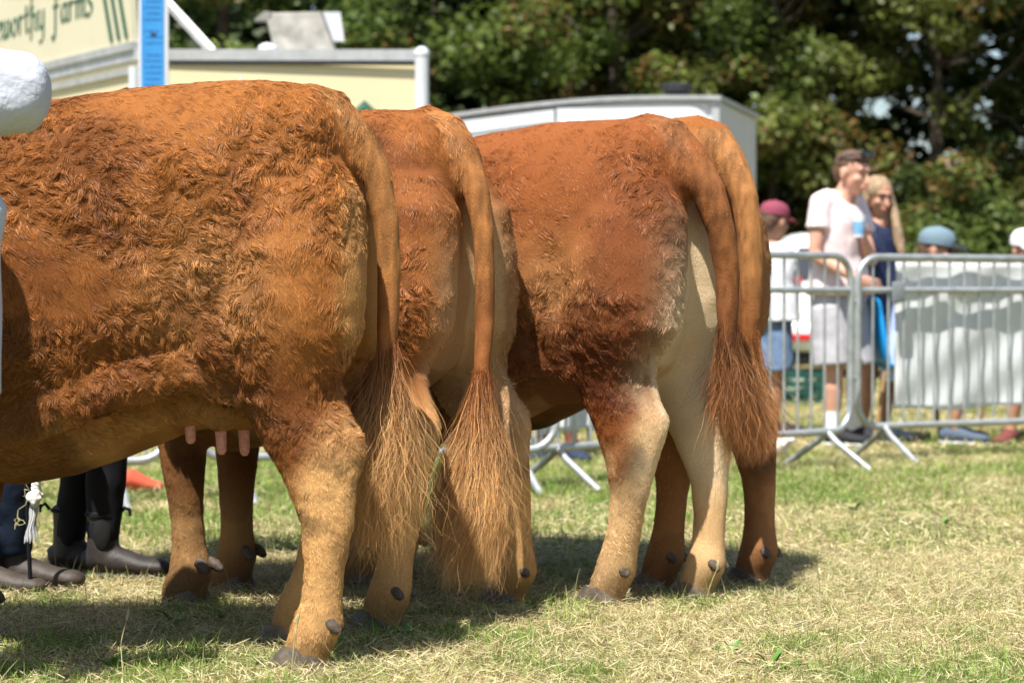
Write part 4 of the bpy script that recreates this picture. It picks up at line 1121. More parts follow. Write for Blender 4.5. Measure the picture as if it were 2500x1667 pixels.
def human(label, base, J, skin, clothes=(), girth=1.0, hs=1.0, vox=.008, name='person', cat='person'):
    root = thing(name, label, cat, base)
    g = girth
    V_ = lambda k: Vector(J[k])
    mb = MB()
    sR, sL = V_('shR'), V_('shL'); side = (sL - sR).normalized()
    nk = V_('neck'); pel = V_('pelvis'); ch = (sR + sL) / 2
    fwd = Vector(J['face']).normalized()
    tor = [(pel, (.155 * g, .105 * g)), (pel.lerp(ch, .3), (.145 * g, .10 * g)), (pel.lerp(ch, .62), (.155 * g, .108 * g)), (pel.lerp(ch, .86), (.165 * g, .10 * g)), (ch + Vector((0, 0, .0)), (.14 * g, .075 * g)), (nk, (.062, .06))]
    P = [t[0] for t in tor]; Rr = [t[1] for t in tor]
    mb.tube(P, Rr, 18, ref=side)
    hc = V_('head')
    mb.tube([ch.lerp(nk, .3), nk, hc + Vector((0, 0, -.03)) - fwd * .015], [.068 * g, .054 * g, .05], 14)
    hd = xform(head_shape(hs), frame_of(fwd), hc); merge(mb, hd)
    for s in 'RL':
        sh, el, wr = V_('sh' + s), V_('el' + s), V_('wr' + s)
        mb.tube([ch.lerp(sh, .5) + Vector((0, 0, .01)), sh], [.062 * g, .055 * g], 12)
        mb.tube([sh, sh.lerp(el, .3), sh.lerp(el, .7), el, el.lerp(wr, .25), el.lerp(wr, .65), wr], [.054 * g, .052 * g, .043 * g, .038 * g, .042 * g, .034 * g, .025 * g], 14)
        hdv = Vector(J.get('hd' + s, wr - el)); pn = Vector(J.get('pn' + s, (0, -1, 0)))
        hand_shape(mb, wr, hdv, pn, J.get('curl' + s, .4), J.get('th' + s, 1), hs)
        hp_, kn, an = V_('hip' + s), V_('kn' + s), V_('an' + s)
        mb.tube([pel.lerp(hp_, .6) + Vector((0, 0, .03)), hp_, hp_.lerp(kn, .35), hp_.lerp(kn, .75), kn, kn.lerp(an, .12), kn.lerp(an, .32), kn.lerp(an, .65), kn.lerp(an, .9), an], [.09 * g, .09 * g, .086 * g, .066 * g, .057 * g, .053 * g, .059 * g, .046 * g, .036 * g, .037 * g], 16)
        ft = Vector(J['ft' + s]).normalized()
        mb.tube([an - ft * .045 + Vector((0, 0, -.045)), an + Vector((0, 0, -.04)), an + ft * .07 + Vector((0, 0, -.05)), an + ft * .15 + Vector((0, 0, -.062)), an + ft * .19 + Vector((0, 0, -.066))], [(.032, .03), (.042, .04), (.036, .044), (.022, .046), (.014, .032)], 12, ref=(0, 0, 1))
    me = fused(mb, vox, 3, .5); me.name = 'body'; me.materials.clear()
    link('body', me, skin, root)
    # face details
    F = frame_of(fwd)
    for x in (-1, 1):
        m = MB(); m.ball((x * .031 * hs, .084 * hs, .012 * hs), (.010, .004, .0035), 8); xform(m, F, hc); m.build('eye', EYEM, root)
        m = MB(); m.tube([(x * .015, .092, .036), (x * .035, .088, .040), (x * .052, .076, .034)], [.0018, .0024, .001], 6); m.v = [tuple(c * hs for c in v) for v in m.v]; xform(m, F, hc); m.build('eyebrow', J.get('browm', EYEM), root)
    m = MB(); m.tube([(-.024, .090, -.061), (0, .101, -.060), (.024, .090, -.061)], [.004, .0075, .004], 8); m.v = [tuple(c * hs for c in v) for v in m.v]; xform(m, F, hc); m.build('mouth', LIPM, root)
    return root, dict(tor=tor, side=side, ch=ch, nk=nk, hc=hc, F=F, fwd=fwd, g=g, J=J, hs=hs, pel=pel)
def top_cl(root, I, m, hem, sleeve, loose=.018, name='shirt', flare=0.0, neck=.75, vox=.010):
    mb = MB(); J = I['J']; g = I['g']; pel, ch, nk = I['pel'], I['ch'], I['nk']
    ax = (pel - ch).normalized(); hemp = pel + Vector((0, 0, hem))
    P = [hemp, pel.lerp(ch, .15) if hem < 0 else hemp.lerp(ch, .2), pel.lerp(ch, .45), pel.lerp(ch, .7), pel.lerp(ch, .88), ch + Vector((0, 0, .015)), ch.lerp(nk, neck)]
    l = loose; Rr = [(.172 * g + l + flare, .125 * g + l + flare), (.165 * g + l + flare * .6, .118 * g + l + flare * .6), (.155 * g + l, .112 * g + l), (.163 * g + l, .115 * g + l), (.168 * g + l, .108 * g + l), (.15 * g + l, .085 * g + l), (.072, .07)]
    mb.tube(P, Rr, 20, ref=I['side'])
    for s in 'RL':
        sh, el, wr = Vector(J['sh' + s]), Vector(J['el' + s]), Vector(J['wr' + s])
        if sleeve > 0:
            if sleeve <= 1: pts = [ch.lerp(sh, .5) + Vector((0, 0, .015)), sh, sh.lerp(el, sleeve * .5), sh.lerp(el, sleeve)]; rr = [.070 * g + l * .3, .055 * g + l * .5, .053 * g + l * .7, .050 * g + l * .95]
            else: pts = [ch.lerp(sh, .5), sh, sh.lerp(el, .5), el, el.lerp(wr, .5), el.lerp(wr, .95)]; rr = [.075 * g + l * .6, .064 * g + l, .055 * g + l, .050 * g + l, .045 * g + l, .036 * g + l]
            mb.tube(pts, rr, 14)
        else:
            mb.tube([ch.lerp(sh, .3), ch.lerp(sh, .82) + Vector((0, 0, .01))], [.075 * g, .06 * g], 12)
    me = fused(mb, vox, 4, .5); me.name = name
    V, N, T = mesh_np(me); V = V + N * ((fbm(V, 9, 3, 2) - .5) * .018)[:, None]; me.vertices.foreach_set('co', V.astype(np.float32).ravel())
    me.materials.clear(); return link(name, me, m, root)
def legs_cl(root, I, m, frac, loose=.02, name='shorts', vox=.010):
    mb = MB(); J = I['J']; g = I['g']; pel = I['pel']; l = loose
    mb.tube([pel + Vector((0, 0, .10)), pel, pel.lerp((Vector(J['hipR']) + Vector(J['hipL'])) / 2, 1)], [(.158 * g, .112 * g), (.165 * g + l * .5, .12 * g + l * .5), (.16 * g + l * .5, .115 * g + l * .5)], 18, ref=I['side'])
    for s in 'RL':
        hp_, kn, an = Vector(J['hip' + s]), Vector(J['kn' + s]), Vector(J['an' + s])
        if frac <= 1: pts = [hp_ + Vector((0, 0, .03)), hp_.lerp(kn, frac * .5), hp_.lerp(kn, frac)]; rr = [.095 * g + l * .6, .088 * g + l, .078 * g + l * 1.4]
        else: pts = [hp_ + Vector((0, 0, .03)), hp_.lerp(kn, .5), kn, kn.lerp(an, .35), kn.lerp(an, (frac - 1))]; rr = [.095 * g + l * .5, .078 * g + l, .060 * g + l, .060 * g + l, .042 * g + l]
        mb.tube(pts, rr, 16)
    me = fused(mb, vox, 4, .5); me.name = name
    V, N, T = mesh_np(me); V = V + N * ((fbm(V, 11, 5, 2) - .5) * .014)[:, None]; me.vertices.foreach_set('co', V.astype(np.float32).ravel())
    me.materials.clear(); return link(name, me, m, root)
def shoes(root, I, m, h=.0, boot=0.0, ml=None):
    for s in 'RL':
        an = Vector(I['J']['an' + s]); ft = Vector(I['J']['ft' + s]).normalized(); mb = MB()
        mb.tube([an - ft * .062 + Vector((0, 0, -.05)), an - ft * .02 + Vector((0, 0, -.038)), an + ft * .06 + Vector((0, 0, -.045)), an + ft * .13 + Vector((0, 0, -.057)), an + ft * .20 + Vector((0, 0, -.062)), an + ft * .225 + Vector((0, 0, -.066))], [(.034, .030), (.048, .045), (.044, .05), (.032, .052), (.026, .045), (.014, .026)], 14, ref=(0, 0, 1))
        if boot: mb.tube([an + Vector((0, 0, -.05)), an + Vector((0, 0, boot * .5)), an + Vector((0, 0, boot))], [.052, .050, .054], 14)
        me = fused(mb, .008, 3, .5); me.name = 'boot' if boot else 'shoe'; me.materials.clear(); o = link(me.name, me, m, root)
        mb = MB(); z = -.088; u = Vector((0, 0, 1)); mb.tube([an - ft * .07 + u * z, an - ft * .02 + u * z, an + ft * .10 + u * z, an + ft * .18 + u * z, an + ft * .228 + u * z], [(.012, .028), (.012, .043), (.012, .05), (.012, .044), (.011, .02)], 12, ref=(0, 0, 1)); mb.build('sole', ml or BLK, o)
def socks(root, I, m, h=.10):
    for s in 'RL':
        an = Vector(I['J']['an' + s]); kn = Vector(I['J']['kn' + s]); mb = MB(); d = (kn - an).normalized(); mb.tube([an - d * .03, an + d * .02, an + d * h * .6, an + d * h], [.043, .042, .045, .047], 14); mb.build('sock', m, root)
def hair_short(root, I, m, top=1.0):
    mb = MB(); mb.ball((0, -.020, .042), (.080, .098, .084), 18); mb.ball((0, .035, .088), (.060, .055, .028), 14); mb.ball((0, -.06, .0), (.072, .055, .07), 14)
    mb.v = [tuple(c * I['hs'] for c in v) for v in mb.v]
    me = fused(xform(mb, I['F'], I['hc']), .008, 2, .5); V, N, T = mesh_np(me); V = V + N * ((fbm(V, 60, 5, 2) - .5) * .012)[:, None]; me.vertices.foreach_set('co', V.astype(np.float32).ravel())
    me.name = 'hair'; me.materials.clear(); return link('hair', me, m, root)
def cap(root, I, m, m2=None, tilt=0):
    mb = MB(); s = I['hs']; rs = []
    for z, r in ((.035, 1.0), (.06, 1.02), (.09, .95), (.115, .78), (.13, .5), (.137, .15)):
        rs.append([(.090 * r * math.cos(2 * math.pi * i / 20) * s, (-.008 + .108 * r * math.sin(2 * math.pi * i / 20)) * s, z * s) for i in range(20)])
    mb.rings(rs); xform(mb, I['F'], I['hc']); o = mb.build('cap', m, root)
    mb = MB(); rs = []
    for y, wd, dz in ((.07, .078, .046), (.11, .078, .048), (.15, .066, .042), (.175, .04, .034)):
        rs.append([(wd * x * s, y * s, (dz - .018 * x * x) * s) for x in (-1, -.5, 0, .5, 1)] + [(wd * x * s, y * s, (dz - .018 * x * x - .006) * s) for x in (1, .5, 0, -.5, -1)])
    mb.rings(rs); xform(mb, I['F'], I['hc']); mb.build('peak', m2 or m, o)
    mb = MB(); mb.ball((0, -.008 * s, .138 * s), .008 * s, 8); xform(mb, I['F'], I['hc']); mb.build('button', m, o)
    return o

# ---- man in a pale pink T-shirt
def L(px, py, bx, gy, s, dy=0.0): return ((px - bx) / s, dy, (gy - py) / s)
def q(*a): return a
s_, bx, gy, Y0 = 413.0, 2045, 1085, 14.3
m = lambda px, py, dy=0.0: L(px, py, bx, gy, s_, dy)
J = dict(head=m(2080, 424, -.02), neck=m(2058, 478), face=(.70, -.66, -.22), shR=m(1996, 500, -.12), shL=m(2094, 498, .13), pelvis=m(2048, 735), 
         elR=m(1980, 625, -.17), wrR=m(2075, 682, -.33), hdR=(1, .1, -.35), pnR=(0, 1, 0), curlR=.35, thR=-1,
         elL=m(2128, 640, .02), wrL=m(2102, 590, -.14), hdL=(-.05, -.25, 1), pnL=(-1, -.1, .1), curlL=.8, thL=-1,
         hipR=m(2022, 760, -.07), hipL=m(2078, 760, .09), knR=m(2030, 902, -.10), knL=m(2096, 902, .10), anR=m(2028, 1045, -.10), anL=m(2094, 1045, .12), ftR=(.85, -.5, 0), ftL=(.8, -.55, 0))
PK = cloth('pale pink cotton', (.74, .61, .61)); 
r1, I1 = human('man in pale pink T-shirt and light shorts holding a paper cup behind the barrier', (at(bx, 0, Y0).x, Y0, 0), J, SK1, hs=1.1, girth=1.06)
top_cl(r1, I1, PK, .035, .5, .024, 't_shirt', flare=.022)
legs_cl(r1, I1, cloth('light grey cotton', (.42, .41, .44)), .93, .03)
shoes(r1, I1, cloth('black canvas', (.03, .03, .035)), ml=WHT); socks(r1, I1, cloth('white knit', (.85, .85, .85)), .12)
HB = mat('brown hair', (.11, .06, .035), .6, var=.4, scale=90, bump=.6, bscale=120)
hair_short(r1, I1, HB)
mb = MB()
for x in (-1, 1): mb.ball((x * .034, .072, .112), (.030, .014, .022), 10)
mb.tube([(-.084, -.05, .07), (-.078, .02, .10), (-.055, .078, .115), (0, .088, .118), (.055, .078, .115), (.078, .02, .10), (.084, -.05, .07)], .0045, 6)
mb.v = [tuple(c * 1.1 for c in v) for v in mb.v]; xform(mb, I1['F'], I1['hc']); g_ = mb.build('sunglasses', mat('dark lens', (.01, .012, .02), .08, spec=.9), None, smooth=True); g_.location = r1.location
tag(g_, 'dark sunglasses pushed up on the hair of the man in the pale T-shirt', 'sunglasses')
# beard shadow
cup = thing('paper_cup', 'white paper cup with a blue band held up by the man', 'cup', at(2096, 560, Y0 - .26))
mb = MB(); mb.tube([(0, 0, -.045), (0, 0, .0), (0, 0, .085)], [.030, .034, .042], 20, ref=(1, 0, 0)); mb.build('cup', mat('white card', (.82, .83, .85), .6), cup)
mb = MB(); mb.tube([(0, 0, -.03), (0, 0, .045)], [.0325, .0395], 20, ref=(1, 0, 0)); mb.build('blue_band', mat('blue print', (.10, .35, .62), .5, col2=(.35, .55, .75), scale=40), cup)

# ---- woman
s_, bx, gy, Y0 = 402.0, 2150, 1074, 14.7
J = dict(head=m(2143, 480, -.02), neck=m(2150, 533), face=(.40, -.88, -.25), shR=m(2108, 560, -.05), shL=m(2190, 555, .07), pelvis=m(2150, 760),
         elR=m(2096, 660, .03), wrR=m(2080, 745, -.02), elL=m(2200, 665, .06), wrL=m(2188, 760, -.05), curlR=.3, curlL=.3,
         hipR=m(2132, 785, -.04), hipL=m(2170, 785, .05), knR=m(2122, 905, -.05), knL=m(2172, 905, .05), anR=m(2103, 1040, -.05), anL=m(2166, 1040, .06), ftR=(.5, -.8, 0), ftL=(.75, -.6, 0))
r2, I2 = human('blonde woman in sleeveless navy dress leaning beside the man', (at(bx, 0, Y0).x, Y0, 0), J, SK2, hs=.98, girth=.84)
NAVY = mat('navy dotted cloth', (.006, .014, .05), .8)
n = NAVY.node_tree; vo = n.nodes.new('ShaderNodeTexVoronoi'); vo.inputs['Scale'].default_value = 60; tc = n.nodes['Texture Coordinate']; n.links.new(tc.outputs['Object'], vo.inputs['Vector'])
rp_ = n.nodes.new('ShaderNodeValToRGB'); rp_.color_ramp.elements[0].position = .18; rp_.color_ramp.elements[1].position = .24; rp_.color_ramp.elements[0].color = (.12, .14, .2, 1); rp_.color_ramp.elements[1].color = (.006, .014, .05, 1)
n.links.new(vo.outputs['Distance'], rp_.inputs['Fac']); n.links.new(rp_.outputs['Color'], n.nodes['Principled BSDF'].inputs['Base Color'])
top_cl(r2, I2, NAVY, -.10, 0, .012, 'dress', flare=.02, neck=.35)
mb = MB(); pz = m(2150, 720); mb.tube([pz, m(2150, 780), m(2148, 835)], [(.16, .125), (.185, .15), (.20, .165)], 20, ref=(1, 0, 0)); mb.build('skirt', NAVY, r2)
BL = mat('blonde hair', (.40, .29, .17), .5, col2=(.22, .14, .075), scale=70, bump=.6, bscale=120)
mb = MB(); mb.ball((0, -.022, .035), (.086, .10, .092), 16); mb.ball((0, -.06, -.03), (.075, .05, .09), 14); xform(mb, I2['F'], I2['hc'])
hc = I2['hc']; 
mb.tube([hc + Vector((.055, .0, .06)), hc + Vector((.082, .0, -.05)), hc + Vector((.10, -.05, -.18)), hc + Vector((.125, -.08, -.33)), hc + Vector((.135, -.075, -.42))], [(.025, .03), (.026, .032), (.032, .036), (.03, .024), (.010, .010)], 12)
mb.tube([hc + Vector((-.07, -.01, .04)), hc + Vector((-.085, .0, -.08)), hc + Vector((-.08, -.02, -.2))], [.024, .03, .018], 10)
me = fused(mb, .008, 3); V, N, T = mesh_np(me); V = V + N * ((vnoise(V * np.array([1, 1, .15]), 90, 4) - .5) * .012)[:, None]; me.vertices.foreach_set('co', V.astype(np.float32).ravel()); me.name = 'hair'; me.materials.clear(); link('hair', me, BL, r2)
shoes(r2, I2, cloth('pale blue canvas', (.35, .42, .52)), ml=WHT)

# ---- boy in a maroon cap, seen from behind
s_, bx, gy, Y0 = 385.0, 1878, 1064, 15.2
J = dict(head=m(1890, 548), neck=m(1880, 600), face=(.72, .62, -.15), shR=m(1913, 622, -.04), shL=m(1850, 624, .02), pelvis=m(1882, 765),
         elR=m(1926, 700, -.02), wrR=m(1920, 765, -.04), elL=m(1838, 700, .05), wrL=m(1842, 765, .08), curlR=.4, curlL=.4,
         hipR=m(1896, 790, -.02), hipL=m(1864, 790, .02), knR=m(1896, 910, -.03), knL=m(1862, 910, .03), anR=m(1892, 1030, -.02), anL=m(1860, 1030, .02), ftR=(.9, .3, 0), ftL=(.8, .5, 0))
r3, I3 = human('boy in maroon cap, white T-shirt and denim shorts facing away behind the barrier', (at(bx, 0, Y0).x, Y0, 0), J, SK2, hs=.97, girth=.80)
top_cl(r3, I3, cloth('white cotton', (.80, .81, .85)), -.06, .6, .028, 't_shirt', flare=.02)
legs_cl(r3, I3, cloth('blue denim', (.13, .20, .32), var=.3), .98, .03)
hair_short(r3, I3, HB); cap(r3, I3, cloth('maroon cloth', (.24, .055, .085)))
shoes(r3, I3, cloth('dark shoe', (.04, .04, .045)))

# ---- seated spectator on a blue chair
s_, bx, gy, Y0 = 406.0, 2250, 1078, 14.5
J = dict(head=m(2286, 612, -.02), neck=m(2266, 668), face=(.92, -.35, -.12), shR=m(2240, 705, -.16), shL=m(2256, 700, .17), pelvis=m(2212, 900),
         elR=m(2268, 800, -.2), wrR=m(2340, 820, -.16), elL=m(2285, 800, .2), wrL=m(2345, 815, .14), pnR=(0, 0, -1), pnL=(0, 0, -1), 
         hipR=m(2222, 905, -.09), hipL=m(2222, 905, .09), knR=m(2355, 890, -.12), knL=m(2362, 886, .14), anR=m(2312, 1040, -.14), anL=m(2335, 1040, .14), ftR=(.95, -.3, 0), ftL=(.95, .1, 0))
r4, I4 = human('seated spectator in grey blue cap and dark glasses on the blue chair', (at(bx, 0, Y0).x, Y0, 0), J, SK2, hs=1.05, girth=1.0)
top_cl(r4, I4, cloth('light blue cotton', (.50, .60, .78)), -.08, .55, .03, 'shirt', flare=.01); legs_cl(r4, I4, cloth('navy shorts', (.03, .045, .09)), .9, .03)
cap(r4, I4, cloth('grey blue cap', (.15, .215, .26)), cloth('black peak', (.03, .03, .035))); shoes(r4, I4, cloth('grey trainer', (.09, .12, .17)), ml=WHT)
hair_short(r4, I4, HB)
mb = MB()
for x in (-1, 1): mb.ball((x * .034, .090, .012), (.030, .012, .020), 10)
mb.tube([(-.082, -.0, .02), (-.07, .07, .02), (0, .10, .02), (.07, .07, .02), (.082, -.0, .02)], .004, 6); xform(mb, I4['F'], I4['hc']); g_ = mb.build('sunglasses', MATS['dark lens'], None); g_.location = r4.location
tag(g_, 'black sunglasses on the face of the seated spectator in the grey blue cap', 'sunglasses')
BLUE = mat('blue plastic', (.01, .30, .72), .35, var=.05, spec=.5)
def chair(label, base, rz, mt, grp=None):
    root = thing('plastic_chair', label, 'chair', base, rz)
    # faces +x: curved shell
    V = []; F = []; prof = [(-.30, .86), (-.275, .84), (-.26, .72), (-.235, .58), (-.22, .50), (-.18, .445), (-.08, .43), (.1, .44), (.2, .45), (.235, .43)]
    nw = 9
    for (x, z) in prof:
        for i in range(nw):
            u = i / (nw - 1) * 2 - 1; wdt = .22 if z < .8 else .19
            V.append((x + .03 * u * u * (z > .46), u * wdt, z + .02 * u * u * (z < .47)))
    for j in range(len(prof) - 1):
        for i in range(nw - 1): a = j * nw + i; F.append((a, a + 1, a + nw + 1, a + nw))
    me = bpy.data.meshes.new('shell'); me.from_pydata(V, [], F); o = link('seat_shell', me, mt, root); sd = o.modifiers.new('s', 'SOLIDIFY'); sd.thickness = .016
    for x in (-.2, .17):
        for y in (-.17, .17):
            mb = MB(); mb.tube([(x, y, .43), (x * 1.35, y * 1.15, .01)], .013, 8); mb.build('leg', mat('wooden leg', (.35, .22, .10), .6) if 'wooden leg' not in MATS else MATS['wooden leg'], root)
    return root
chair('bright blue plastic chair under the seated spectator beside the white sheet', (at(2225, 0, 14.5).x, 14.5, 0), .08, BLUE)
# ---- seated spectator at the right edge
s_, bx, gy, Y0 = 400.0, 2470, 1072, 14.75
J = dict(head=m(2503, 612, -.02), neck=m(2494, 668), face=(.3, -.9, -.1), shR=m(2452, 700, -.05), shL=m(2545, 700, .05), pelvis=m(2500, 900, .12),
         elR=m(2438, 800, -.08), wrR=m(2470, 850, -.28), elL=m(2560, 800, -.05), wrL=m(2530, 850, -.28),
         hipR=m(2478, 905, .08), hipL=m(2525, 905, .1), knR=m(2462, 888, -.34), knL=m(2540, 888, -.34), anR=m(2442, 1038, -.32), anL=m(2535, 1038, -.36), ftR=(-.5, -.85, 0), ftL=(.2, -.95, 0))
r5, I5 = human('seated spectator in white cap at the right edge behind the white sheet', (at(bx, 0, Y0).x, Y0, 0), J, SK2)
top_cl(r5, I5, cloth('navy top', (.04, .05, .09)), -.06, .6, .03, 'shirt'); legs_cl(r5, I5, cloth('black shorts', (.03, .03, .035)), .8, .03)
cap(r5, I5, cloth('white cap cloth', (.82, .82, .84))); shoes(r5, I5, cloth('red trainer', (.16, .05, .045)), ml=WHT)
chair('dark plastic chair under the spectator in the white cap', (at(2505, 0, 14.95).x, 14.95, 0), -1.4, mat('charcoal plastic', (.03, .03, .035), .5))
# ---- seated spectator seen low between the second and third cows
s_, bx, gy, Y0 = 445.0, 1330, 1112, 13.2
J = dict(head=m(1340, 560), neck=m(1338, 620), face=(.2, -.95, -.1), shR=m(1290, 655, -.02), shL=m(1385, 655, .05), pelvis=m(1335, 905, .12),
         elR=m(1280, 770, -.08), wrR=m(1315, 860, -.28), elL=m(1392, 770, -.05), wrL=m(1360, 860, -.28),
         hipR=m(1312, 915, .08), hipL=m(1362, 915, .1), knR=m(1315, 925, -.36), knL=m(1372, 925, -.36), anR=m(1325, 1072, -.30), anL=m(1392, 1072, -.36), ftR=(-.3, -.95, 0), ftL=(.3, -.95, 0))
r6, I6 = human('seated spectator with bare shins and dark shoes, seen under the barrier past the second cow', (at(bx, 0, Y0).x, Y0, 0), J, skin_mat('brown skin', (.20, .09, .055)))
top_cl(r6, I6, cloth('grey top', (.3, .32, .36)), -.06, .6, .03, 'shirt'); legs_cl(r6, I6, cloth('pale trousers', (.62, .64, .68)), 1.0, .03, 'shorts'); shoes(r6, I6, cloth('navy shoe', (.03, .04, .07)))
hair_short(r6, I6, HB)
chair('plain grey plastic chair under the spectator seen past the second cow', (at(1338, 0, 13.4).x, 13.4, 0), -1.4, mat('grey plastic', (.25, .26, .28), .5))

# ---- handlers beyond the nearest cow
BLKC = cloth('black leggings', (.012, .012, .016), bump=.3); BOOT = mat('brown leather boot', (.028, .022, .02), .6, var=.35, scale=14, bump=.25, bscale=50)
s_, bx, gy, Y0 = 776.0, 240, 1408, 7.6
J = dict(head=m(292, 292, .35), neck=m(290, 400, .32), face=(.75, .6, -.35), shR=m(330, 445, .15), shL=m(240, 445, .45), pelvis=m(255, 740, .08),
         elR=m(400, 600, .2), wrR=m(430, 520, .45), elL=m(250, 600, .6), wrL=m(330, 560, .75), 
         hipR=m(262, 780, -.02), hipL=m(205, 780, .13), knR=m(268, 1080, -.04), knL=m(195, 1090, .08), anR=m(255, 1328, -.04), anL=m(152, 1328, .10), ftR=(.97, -.2, 0), ftL=(.96, -.25, 0))
r7, I7 = human('handler in black leggings and brown ankle boots standing beyond the nearest cow', (at(bx, 0, Y0).x, Y0, 0), J, SK1, girth=.88, hs=1.0)
legs_cl(r7, I7, BLKC, 1.98, .012, 'leggings'); top_cl(r7, I7, cloth('black top', (.02, .02, .025)), -.04, .5, .02, 'shirt'); hair_short(r7, I7, mat('dark hair', (.03, .018, .012), .5, var=.3, bump=.5, bscale=120))
shoes(r7, I7, BOOT, boot=.12)
for s in 'RL':
    an = Vector(I7['J']['an' + s])
    mb = MB(); mb.tube([an + Vector((0, 0, .098)), an + Vector((0, 0, .108))], [.058, .058], 18); mb.build('ankle_band', BLKC, r7)
    mb = MB(); c = an + Vector((-.058 if s == 'L' else .055, -.01, .105)); dx = -1 if s == 'L' else 1
    mb.tube([c, c + Vector((dx * .015, 0, .018)), c + Vector((dx * .030, 0, .012)), c + Vector((dx * .032, 0, -.008))], [.005, .006, .006, .004], 8); mb.build('pull_tab', BLKC, r7)
    mb = MB(); mb.ball((an.x + .005, an.y - .047, an.z + .045), (.028, .012, .055), 14); mb.build('elastic_gore', cloth('elastic', (.015, .015, .015)), r7)
s_, bx, gy, Y0 = 808.0, -5, 1425, 7.3
J = dict(head=m(-165, 130, .1), neck=m(-150, 225, .08), face=(.9, .3, -.2), shR=m(-130, 275, -.10), shL=m(-150, 275, .24), pelvis=m(-60, 660, .05),
         elR=m(-90, 520, -.12), wrR=m(60, 690, -.05), elL=m(-80, 500, .3), wrL=m(50, 640, .35),
         hipR=m(-50, 700, -.04), hipL=m(-60, 700, .12), knR=m(20, 1050, -.04), knL=m(-20, 1060, .12), anR=m(28, 1345, -.0), anL=m(-45, 1352, -.10), ftR=(.98, -.15, 0), ftL=(.97, -.2, 0), curlR=.9)
r8, I8 = human('handler in dark jeans and brown boots at the left edge beyond the nearest cow', (at(bx, 0, Y0).x, Y0, 0), J, SK1)
legs_cl(r8, I8, cloth('dark denim', (.012, .02, .04), var=.3), 1.97, .022, 'jeans'); top_cl(r8, I8, cloth('white coat cloth far', (.80, .80, .82)), -.1, 1.5, .025, 'coat'); hair_short(r8, I8, HB)
shoes(r8, I8, mat('tan brown boot', (.05, .038, .03), .62, var=.35, scale=14, bump=.25, bscale=50), boot=.10)
st_ = MB(); a0 = at(62, 1160, 7.1); a1 = at(73, 1412, 7.15); a0 = a0 + (a0 - a1) * .9; a1.z = .0; st_.tube([a0, a1], .0065, 8)
tag(st_.build('show_stick', BLKC), 'thin black show stick held upright beside the white rope', 'stick')
# white halter rope with a knot and frayed end
ROPE = mat('white cotton rope', (.78, .76, .70), .9, var=.1, scale=60, bump=.4, bscale=90)
rope = thing('halter_rope', 'white twisted halter rope with a knot and frayed end hanging by the stick', 'rope', at(86, 1150, 6.9))
zz = lambda px, py: (at(px, py, 6.9) - at(86, 1150, 6.9))
path = [zz(84, 900), zz(88, 1060), zz(86, 1130), zz(88, 1165), zz(85, 1200)]
for k in range(3):
    pts = []
    for i in range(60):
        t = i / 59 * (len(path) - 1); j = min(int(t), len(path) - 2); p = path[j].lerp(path[j + 1], t - j); a = i * .55 + k * 2.094
        pts.append(p + Vector((math.cos(a), math.sin(a), 0)) * .0065)
    mb = MB(); mb.tube(pts, .0072, 8); mb.build('strand', ROPE, rope)
mb = MB(); kc = zz(83, 1212)
for a_, b_ in ((0, 0), (.9, .6), (1.8, -.5)):
    ring = [kc + Vector((math.cos(t) * .017 * math.cos(a_), math.sin(t) * .017, math.cos(t) * .015 * math.sin(a_) + math.sin(t) * .008 + b_ * .012)) for t in [i * .5 for i in range(13)]]
    mb.tube(ring, .0095, 8)
me = fused(mb, .004, 2); me.name = 'knot'; me.materials.clear(); link('knot', me, ROPE, rope)
rg2 = np.random.default_rng(3); S = 260; K = 8; c0 = np.array(kc)
pts = np.zeros((S, K, 3)); az = rg2.random(S) * 6.28; sp = rg2.random(S)
for k in range(K):
    t = k / (K - 1); pts[:, k, 0] = c0[0] - .012 * t + np.cos(az) * (.008 + .010 * t * sp) + .003 * np.sin(9 * t + az); pts[:, k, 1] = c0[1] + np.sin(az) * (.008 + .010 * t * sp); pts[:, k, 2] = c0[2] - .01 - .125 * t * (.8 + .2 * sp)
tn = nrm(np.gradient(pts, axis=1)); Wd = nrm(np.cross(tn, np.repeat(np.stack([np.cos(az * 5), np.sin(az * 5), 0 * az], 1)[:, None], K, 1)))
strands('frayed_end', pts, Wd, np.full(S, .0022), attr_mat('rope fibre', .8), rope, np.full((S, K, 3), .75))
# stray baler twine
mb = MB(); p = at(60, 1180, 7.0); rgt = random.Random(2); pts = [p]
for i in range(26):
    pts.append(pts[-1] + Vector((rgt.uniform(-.018, .012), rgt.uniform(-.006, .006), rgt.uniform(-.022, .010))))
mb.tube(pts, .0012, 5); tag(mb.build('twine', MATS['seed stem']), 'thin curled twine caught on the show stick', 'twine')

# ---- person in a white coat in front of the nearest cow, left edge
COATW = cloth('white coat cotton', (.44, .46, .52), var=.05, bump=1.0, bscale=26)
s_, bx, gy, Y0 = 1113.0, -120, 1714, 5.30
J = dict(head=m(-330, -60, .02), neck=m(-330, 60), face=(.9, .4, -.2), shR=m(-262, 150, -.10), shL=m(-350, 130, .2), pelvis=m(-340, 650, .02),
         elR=m(52, 220, -.03), wrR=m(-215, 300, -.16), hdR=(-1, .2, 0), elL=m(-300, 330, .3), wrL=m(-240, 560, .25), hdL=(.2, 0, -1),
         hipR=m(-330, 720, -.08), hipL=m(-345, 720, .10), knR=m(-335, 1220, -.08), knL=m(-350, 1220, .12), anR=m(-340, 1610, -.06), anL=m(-360, 1610, .12), ftR=(.6, .8, 0), ftL=(.5, .8, 0))
r9, I9 = human('person in a long white coat at the left edge, elbow raised over the cow', (at(bx, 0, Y0).x, Y0, 0), J, SK1, girth=1.02)
